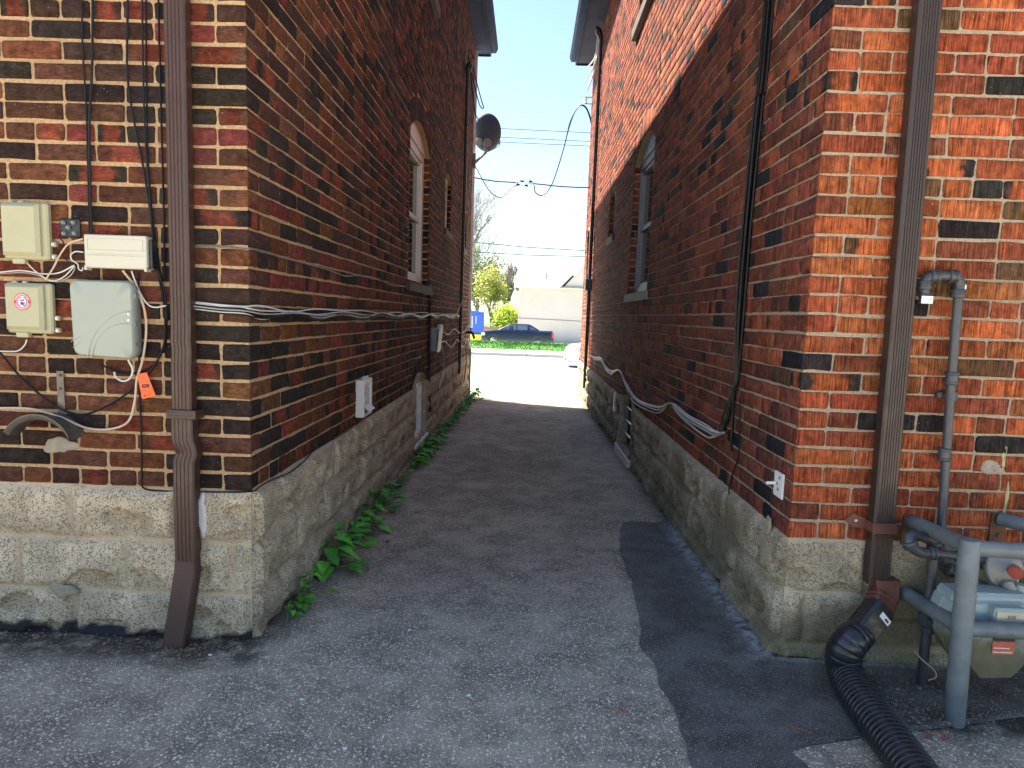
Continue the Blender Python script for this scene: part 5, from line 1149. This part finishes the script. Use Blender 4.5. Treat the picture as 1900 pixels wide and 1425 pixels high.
tag(mb.build('leaf_litter', pm('dry_leaf_crumbs', (.22, .16, .10), .9, var=.5, scale=40, bump=0), fix=False), 'brown crumbs of dry leaf and grit gathered along the foot of the walls', 'litter', kind='stuff')
def twig(label, pts, r, mat, cat='twig', nm='twig'): mb = MB(); P = []
DRY = pm('dry_straw', (.45, .36, .22), .8, bump=0); REDL = pm('reddish_dead_leaf', (.36, .10, .05), .8, bump=0)
for lb, pts, r, mt in [('bent pale straw stalk sticking up beside the gas riser', [(1697, 1209, .06), (1712, 1225, .03), (1730, 1240, .012), (1737, 1250, .006), (1735, 1258, .004), (1722, 1262, .004)], .0022, DRY),
                       ('thin reddish twig lying on the dark patch near the black hose', [(1458, 1351, .006), (1475, 1357, .008), (1492, 1362, .007), (1507, 1367, .006)], .0018, REDL)]:
    P = []
    for x, y, h in pts:
        q = onz(x, y, h) if 'reddish' in lb else ony(x, y, 2.335-.02*(x-1697)/40); P.append((q[0], q[1], max(q[2], gz(q[0], q[1])+h+.008) if 'reddish' not in lb else gz(q[0], q[1])+h+.008))
    cable('twig', lb, P, r, mt, None, 'twig')
for i, (x, y, s_, lb) in enumerate([(1155, 1322, .014, 'orange-brown dead leaf on the worn asphalt left of the dark patch'), (1750, 1368, .012, 'reddish dead leaf beside the black corrugated hose'), (1722, 1365, .012, 'brown dead leaf touching the black corrugated hose'), (720, 1000, .02, 'crumpled dark leaf on the asphalt by the near weeds')]):
    q = onz(x, y, .01); mb = MB(); r3 = random.Random(i); z = gz(q[0], q[1])+.014; n = 9; vs = [(q[0], q[1], z+.006)]
    for k in range(n): a = 6.283*k/n; rr_ = s_*(1.2 if k % 2 else .55)*r3.uniform(.8, 1.2); vs.append((q[0]+math.cos(a)*rr_, q[1]+math.sin(a)*rr_, z+r3.uniform(-.003, .008)))
    mb.add(vs, [(0, 1+k, 1+(k+1) % n) for k in range(n)]); tag(mb.build('dead_leaf', REDL if i != 3 else RUST, None, fix=False), lb, 'leaf', 'dead leaves on the asphalt')
mb = MB(); q = onz(560, 1218, 0)
for (x, y) in ((390, 1217), (1288, 1170), (1248, 1249), (560, 1300), (760, 1170), (640, 1390), (870, 1290)): q = onz(x, y, .0); z = gz(q[0], q[1]); mb.box((q[0]-.006, q[1]-.003, z), (q[0]+.006, q[1]+.003, z+.006), .0015)
tag(mb.build('chippings', WPAPER, fix=False), 'scattered tiny white stone chips on the asphalt', 'stone chips', kind='stuff')
# ------------------------------------------------------------------ vehicles
def car(name, label, x0, yc, zg_, L, Wd, body, roofp, bodymat, glassmat, wheels, wr, group=None, tail=True, bedcover=None):
    """body: [(x, zbot, ztop, halfwidth)], roofp: greenhouse [(x, zbase, ztop, hwbase, hwtop)], nose at -x"""
    t = thing(name, label, 'pickup truck' if 'pickup' in name else 'car', (x0+L/2, yc, zg_))
    mb = MB(); rings = []
    for x, zb, zt, hw in body:
        c = min(.09, (zt-zb)*.3); X = x0+x
        rings.append([(X, yc-hw+.04, zg_+zb), (X, yc-hw, zg_+zb+.1), (X, yc-hw-.01, zg_+(zb+zt)/2), (X, yc-hw, zg_+zt-c*1.4), (X, yc-hw+c*.5, zg_+zt-c*.4), (X, yc-hw+c*1.6, zg_+zt), (X, yc+hw-c*1.6, zg_+zt), (X, yc+hw-c*.5, zg_+zt-c*.4), (X, yc+hw, zg_+zt-c*1.4), (X, yc+hw+.01, zg_+(zb+zt)/2), (X, yc+hw, zg_+zb+.1), (X, yc+hw-.04, zg_+zb)])
    mb.loft(rings); bd = mb.build('body', bodymat, t, True)
    mb = MB(); rings = []
    for x, zb, zt, hb, ht in roofp:
        X = x0+x; rings.append([(X, yc-hb, zg_+zb), (X, yc-ht, zg_+zt-.05), (X, yc-ht+.07, zg_+zt), (X, yc+ht-.07, zg_+zt), (X, yc+ht, zg_+zt-.05), (X, yc+hb, zg_+zb)])
    mb.loft(rings); mb.build('cabin', bodymat, t, True)
    def side_glass(pts, nm='window'):
        for sgn in (-1, 1):
            m_ = MB(); vs = []
            for x, z in pts:
                zb = np.interp(x, [r[0] for r in roofp], [r[1] for r in roofp]); zt = np.interp(x, [r[0] for r in roofp], [r[2] for r in roofp])-.05
                hb = np.interp(x, [r[0] for r in roofp], [r[3] for r in roofp]); ht = np.interp(x, [r[0] for r in roofp], [r[4] for r in roofp])
                f = (z-zb)/max(zt-zb, .01); vs.append((x0+x, yc+sgn*(hb+(ht-hb)*f+.006), zg_+z))
            m_.add(vs, [tuple(range(len(vs)))]); m_.build(nm, glassmat, t, fix=False)
    for wx in wheels:
        for sgn in (-1, 1):
            m_ = MB(); m_.lathe((x0+wx, yc+sgn*(Wd/2-.02), zg_+wr), (0, sgn, 0), [(-.22, wr*.9), (-.2, wr), (-.01, wr), (.012, wr*.93), (.015, wr*.68), (-.02, wr*.64)], 26); wt = m_.build('wheel', bpy.data.materials.get('tyre_rubber') or pm('tyre_rubber', (.02, .02, .02), .85, bump=0), t, True)
            m_ = MB(); m_.lathe((x0+wx, yc+sgn*(Wd/2-.03), zg_+wr), (0, sgn, 0), [(0, wr*.66), (.03, wr*.62), (.02, wr*.5), (.03, wr*.15), (.045, wr*.12)], 20)
            m_.build('rim', bpy.data.materials.get('silver_rim') or pm('silver_rim', (.6, .6, .62), .3, .8, bump=0), wt, True)
            m_ = MB(); n = 18; ri, ro = wr*1.03, wr*1.22; ys_ = yc+sgn*(Wd/2-.005)
            pts = [(x0+wx+math.cos(R(a))*ro, zg_+wr+math.sin(R(a))*ro) for a in np.linspace(-8, 188, n)]+[(x0+wx+math.cos(R(a))*ri, zg_+wr+math.sin(R(a))*ri) for a in np.linspace(188, -8, n)]
            m_.prism(pts, 1, ys_, ys_+sgn*.025); m_.build('wheel_arch', pm('dark_cladding', (.03, .035, .045), .6, bump=0) if not bpy.data.materials.get('dark_cladding') else bpy.data.materials['dark_cladding'], t, True)
    return t, side_glass
NAVY = pm('dark_blue_car_paint', (.012, .02, .055), .3, .2, var=.05, bump=0); SILV = pm('silver_car_paint', (.5, .53, .56), .25, .5, var=.03, bump=0)
CG = NT('car_glass').fin((.07, .12, .18), .08, 0, None, .9)
x0 = -3.57; zs = -1.085
t, sg = car('pickup_truck', 'dark blue crew-cab pickup truck parked beyond the grass, facing left', x0, 55.0, zs, 5.6, 2.0,
    [(0, .42, .82, .82), (.06, .36, 1.05, .9), (.35, .34, 1.14, .98), (1.35, .34, 1.24, 1.0), (2.0, .34, 1.25, 1.0), (4.2, .34, 1.22, 1.0), (5.4, .36, 1.20, .99), (5.56, .40, 1.17, .95), (5.6, .46, 1.0, .92)],
    [(1.3, 1.2, 1.25, .9, .86), (2.1, 1.2, 1.68, .93, .74), (2.3, 1.2, 1.73, .94, .74), (3.6, 1.2, 1.73, .94, .74), (3.85, 1.2, 1.66, .93, .76), (4.55, 1.19, 1.24, .92, .86)], NAVY, CG, (.95, 4.4), .39)
sg([(1.75, 1.27), (2.2, 1.63), (2.68, 1.64), (2.68, 1.27)]); sg([(2.78, 1.27), (2.78, 1.64), (3.55, 1.64), (3.55, 1.27)]); sg([(3.8, 1.30), (3.75, 1.56), (3.9, 1.52), (4.25, 1.30)])
mb = MB(); mb.box((x0+.03, 54.03, zs+.78), (x0+.34, 54.2, zs+.98), .02); mb.build('headlight', WPAPER, t)
mb = MB(); mb.box((x0+5.42, 54.0, zs+.72), (x0+5.6, 54.12, zs+1.1), .02); mb.build('tail_light', REDP, t)
mb = MB(); mb.box((x0+1.85, 53.82, zs+1.2), (x0+2.0, 54.0, zs+1.36), .03); mb.build('mirror', NAVY, t)
mb = MB(); mb.box((x0+4.2, 54.2, zs+1.2), (x0+5.5, 55.8, zs+1.26), .02); mb.build('bed_cover', BLACKP, t)
for xx in (2.72, 3.68): mb = MB(); mb.box((x0+xx-.006, 53.985, zs+.5), (x0+xx+.006, 53.992, zs+1.2)); mb.build('door_gap', BLACKP, t)
for xx in (2.5, 3.45): mb = MB(); mb.box((x0+xx, 53.965, zs+1.02), (x0+xx+.14, 53.985, zs+1.05), .005); mb.build('handle', BLACKP, t)
x0 = 1.62; zs = zg(30)+.01
t, sg = car('car', 'silver car nosing into view behind the corner of the right house', x0, 29.9, zs, 4.6, 1.85,
    [(0, .3, .62, .6), (.05, .24, .78, .74), (.25, .22, .92, .88), (.9, .22, 1.02, .92), (1.5, .22, 1.08, .93), (3.8, .22, 1.1, .93), (4.5, .25, 1.05, .86), (4.6, .32, .9, .8)],
    [(1.1, 1.0, 1.04, .84, .8), (2.0, 1.02, 1.55, .86, .66), (2.3, 1.03, 1.62, .86, .66), (3.7, 1.03, 1.62, .86, .66), (4.4, 1.02, 1.2, .82, .72)], SILV, CG, (.95, 3.7), .34)
sg([(1.6, 1.08), (2.1, 1.5), (2.9, 1.54), (2.9, 1.08)]); sg([(3.0, 1.08), (3.0, 1.54), (3.8, 1.5), (4.0, 1.1)])
mb = MB(); mb.box((x0+.02, 29.0, zs+.62), (x0+.4, 29.35, zs+.80), .03); mb.build('headlight', WPAPER, t)
mb = MB(); mb.box((x0-.02, 29.3, zs+.30), (x0+.06, 30.5, zs+.58), .02); mb.build('grille', BLACKP, t)
for k in range(3): mb = MB(); mb.box((x0-.03, 29.35, zs+.34+k*.08), (x0-.018, 30.45, zs+.365+k*.08)); mb.build('grille_bar', ZINC, t)
mb = MB(); mb.box((x0-.02, 29.65, zs+.40), (x0-.035, 30.15, zs+.52)); mb.build('number_plate', WPAPER, t)
# ------------------------------------------------------------------ far house, fence, toilet
STUC = pm('pale_stucco', (.46, .46, .45), .9, var=.04, scale=.6, bump=.1); 
t = thing('stucco_house', 'pale rendered house with a low shingle roof and a gabled wing across the street', 'house', (5, 70, -1.05))
mb = MB(); mb.box((-.95, 66, -1.1), (14, 78, 3.95)); mb.build('wall', STUC, t)
SH2 = pm('pale_shingle', (.36, .33, .31), .9, var=.2, scale=6, bump=.4, bscale=10)
mb = MB(); mb.add([(-1.4, 65.6, 3.98), (14.4, 65.6, 3.98), (14.4, 78.4, 3.98), (-1.4, 78.4, 3.98), (1.3, 68.6, 5.3), (12, 68.6, 5.3), (12, 75.4, 5.3), (1.3, 75.4, 5.3)], [(0, 1, 5, 4), (1, 2, 6, 5), (2, 3, 7, 6), (3, 0, 4, 7), (4, 5, 6, 7), (0, 3, 2, 1)]); mb.build('roof', SH2, t)
mb = MB(); mb.box((-1.42, 65.5, 3.86), (14.42, 65.59, 3.975)); mb.build('eave_trim', PVC, t)
mb = MB(); mb.prism([(3.2, 4.06), (10.0, 4.06), (6.6, 7.9)], 1, 65.3, 65.5); mb.build('gable', STUC, t)
mb = MB()
for s_ in (-1, 1): mb.add([(6.6, 65.1, 8.0), (6.6, 71, 8.0), (6.6+s_*3.9, 71, 3.95), (6.6+s_*3.9, 65.1, 3.95), (6.6, 65.1, 7.9), (6.6, 71, 7.9), (6.6+s_*3.8, 71, 3.9), (6.6+s_*3.8, 65.1, 3.9)], [(0, 1, 2, 3), (7, 6, 5, 4), (0, 3, 7, 4)])
mb.build('roof', SH2, t)
mb = MB(); mb.box((3.0, 65.12, 3.95), (10.2, 65.28, 4.05)); mb.build('eave_trim', GREYD, t)
mb = MB(); mb.tube([(1.6, 67.6, 4.7), (1.6, 67.6, 5.35), (1.75, 67.6, 5.4)], .07, 8); mb.build('flue', GREYD, t)
mb = MB(); mb.tube([(-.9, 65.95, 1.05), (2.5, 65.93, 1.0), (6, 65.95, .95)], .025, 5); mb.build('wall_cable', GREYD, t)
mb = MB(); mb.box((-.5, 65.9, -1.0), (-.3, 65.99, .3), .02); mb.box((-.1, 65.9, -1.0), (.0, 65.99, .15), .02); mb.build('meter_pipe', STUC, t)
WOODF = pm('weathered_brown_fence', (.22, .15, .10), .85, var=.25, scale=3, bump=.3)
t = thing('wooden_fence', 'brown board fence between the trees and the pale house', 'fence', (-3, 64.5, -1.05))
zt = ony(930, 606, 64.5)[2]; zb = ony(930, 613, 64.5)[2]
mb = MB()
for k in range(44): xx = -9+k*.185; mb.box((xx, 64.5, -1.1), (xx+.175, 64.53, zt-.02*((k*7) % 3)))
mb.build('boards', WOODF, t)
for k in range(5): mb = MB(); mb.box((-9+k*1.9, 64.55, -1.1), (-8.88+k*1.9, 64.66, zt+.05)); mb.build('post', WOODF, t)
mb = MB(); mb.box((-9.0, 64.47, zb-.04), (-1.0, 64.495, zb+.05)); mb.build('rail', pm('grey_rail', (.3, .27, .25), .8), t)
ORF = pm('orange_barrier_mesh', (.75, .16, .07), .6, var=.2, scale=4, bump=0)
t = thing('barrier_fence', 'orange-red construction fence sagging between posts behind the pickup', 'fence', (-3, 62, -1.05)); mb = MB()
xa, xb = ony(897, 620, 62)[0], ony(944, 620, 62)[0]; ztp = ony(920, 615, 62)[2]
for k in range(26):
    xx = xa+(xb-xa)*k/26; mb.box((xx, 62, -1.0), (xx+.055, 62.02, ztp+.1*math.sin(k*.6)))
for k in range(8): zz = -1+(ztp+1)*k/8; mb.box((xa, 62.021, zz), (xb, 62.03, zz+.035))
mb.build('mesh', ORF, t)
for k in range(4): xx = xa+(xb-xa)*k/3; mb = MB(); mb.tube([(xx, 61.97, -1.1), (xx, 61.97, ztp+.2)], .03, 6); mb.build('post', ORF, t, True)
BLUE = pm('blue_plastic', (.02, .10, .50), .4, var=.05, bump=0); YEL = pm('yellow_paint', (.80, .62, .04), .5, var=.08, bump=0)
t = thing('portable_toilet', 'bright blue portable toilet with white vertical lettering, behind the pickup nose', 'portable toilet', (-4.5, 61, -.4))
xa, zt0 = ony(862, 580, 60.5)[0], ony(880, 580, 60.5)[2]; xb = ony(897, 580, 60.5)[0]; zb0 = ony(880, 620, 60.5)[2]
mb = MB(); mb.box((xa, 60.5, zb0), (xb, 61.9, zt0), .03); mb.build('cabin', BLUE, t)
mb = MB(); mb.box((xa-.03, 60.45, zt0), (xb+.03, 61.95, zt0+.08), .02); mb.box((xa+.4, 60.8, zt0+.08), (xb-.4, 61.6, zt0+.16), .03); mb.build('roof', BLUE, t)
mb = MB(); mb.box((xb-.45, 60.47, zb0+.1), (xb-.08, 60.495, zt0-.1), .005); mb.build('door', BLUE, t)
for k, (fx, z0_, z1_) in enumerate(((.42, .25, .85), (.62, .5, .85))):
    mb = MB(); xx = xa+(xb-xa)*fx
    n = 11 if k == 0 else 6
    for i in range(n): zz = zb0+(zt0-zb0)*(z0_+(z1_-z0_)*i/n); mb.box((xx-.05, 60.46, zz), (xx+.05, 60.468, zz+.05))
    mb.build('lettering', WPAPER, t)
t = thing('loading_platform', 'bright yellow low platform carrying the blue portable toilet', 'platform', (-4.5, 61, -1.08))
mb = MB(); mb.box((xa-1.0, 60.2, -.95), (xb+.4, 62.1, zb0-.01), .02); mb.build('deck', YEL, t)
for xx in (xa-.6, xb): mb = MB(); mb.box((xx, 60.3, -1.08), (xx+.2, 61.9, -.96)); mb.build('skid', YEL, t)
# ------------------------------------------------------------------ trees
BARK = pm('grey_bark', (.24, .21, .19), .9, var=.2, scale=3, bump=.4, bscale=10)
def tree(label, x, y, z, H, seed, leafm=None, nleaf=0, lsize=.12, spread=.5, kids=4, depth=5, r0=.22, up=.35, clump=.5, name='tree', tw=.010, tf=.38):
    rg = random.Random(seed); t = thing(name, label, 'tree', (x, y, z), 'trees across the street'); tr = MB(); tips = []
    def grow(p, d, L, r, k):
        n = 4; pts = [p]; rr = [r]; q = p.copy(); dd = d.copy()
        for i in range(n):
            dd = (dd+Vector((rg.uniform(-.12, .12), rg.uniform(-.12, .12), up*.12))).normalized(); q = q+dd*L/n; pts.append(q.copy()); rr.append(max(r*(1-.45*(i+1)/n), tw))
        tr.tube(pts, rr, 6 if k < 2 else 4 if k < 4 else 3, False)
        if k >= 3: tips.extend(pts[2:])
        if k < depth:
            for c in range(kids if k else kids+2):
                f = rg.uniform(.35, 1.0) if k else rg.uniform(.3, 1); i = min(n-1, int(f*n)); bp = pts[i].lerp(pts[i+1], f*n-i)
                a = rg.uniform(0, 6.283); s = spread*rg.uniform(.6, 1.3); nd = (dd+Vector((math.cos(a)*s, math.sin(a)*s, up*.5))).normalized()
                grow(bp, nd, L*rg.uniform(.58, .8), max(r*.5, tw), k+1)
    grow(Vector((x, y, z)), Vector((0, 0, 1)), H*tf, r0, 0)
    tr.build('trunk', BARK, t, fix=False)
    if nleaf:
        rr = np.random.default_rng(seed); m = MB(); tp = tips
        for k in range(nleaf):
            c = tp[rr.integers(len(tp))]; p = c+Vector(rr.normal(0, clump*.35, 3)); u = Vector(rr.normal(0, 1, 3)).normalized(); v = u.orthogonal().normalized(); s = lsize*rr.uniform(.5, 1.3)
            m.add([p-u*s-v*s*.5, p+u*s-v*s*.5, p+u*s*.6+v*s*.6, p-u*s*.6+v*s*.6], [(0, 1, 2, 3)])
        m.build('crown', leafm, t, fix=False)
YG = pm('yellow_green_spring_leaves', (.32, .36, .05), .7, var=.4, scale=1, bump=0); OL = pm('olive_buds', (.17, .19, .10), .8, var=.4, scale=1.5, bump=0); LIMEL = pm('lime_leaves', (.34, .46, .04), .7, var=.35, scale=1, bump=0); GG = pm('green_spring_leaves', (.14, .22, .04), .7, var=.35, scale=1, bump=0)
def gx(px, Y): return ony(px, 600, Y)[0]
tree('tall leafless vase-shaped tree in the middle of the gap beside the pale house', gx(938, 82), 82, -1.1, 12.5, 1, None, 0, spread=.34, kids=4, depth=5, r0=.24, up=.9, tw=.018, tf=.27)
tree('budding grey-green tree filling the left of the gap behind the blue toilet', gx(880, 78), 78, -1.1, 10.5, 2, OL, 5200, .11, spread=.6, kids=4, depth=4, r0=.2, up=.2, clump=1.0, tw=.012)
tree('yellow-green spring tree between the budding tree and the leafless one', gx(912, 72), 72, -1.1, 8.2, 3, YG, 3800, .10, spread=.5, kids=4, depth=4, r0=.14, up=.25, clump=.8, tw=.010)
tree('low lime-yellow bush just left of the pale house', gx(948, 69), 69, -1.1, 4.2, 4, LIMEL, 2600, .09, spread=.6, kids=4, depth=3, r0=.08, up=.2, clump=.9, name='bush')
tree('small green bush behind the brown fence, left of the lime bush', gx(928, 70), 70, -1.1, 3.6, 5, GG, 2200, .09, spread=.6, kids=4, depth=3, r0=.08, up=.2, clump=.9, name='bush')
tree('bare street tree reaching fine twigs in from behind the left house', gx(845, 48), 48, -1.0, 12.5, 6, OL, 700, .05, spread=.55, kids=4, depth=5, r0=.2, up=.15, clump=.6, tw=.010)
tree('distant budding tree seen at the far left above the toilet', gx(862, 90), 90, -1.1, 12, 7, GG, 4200, .13, spread=.6, kids=4, depth=4, r0=.2, up=.2, clump=1.1, tw=.012)
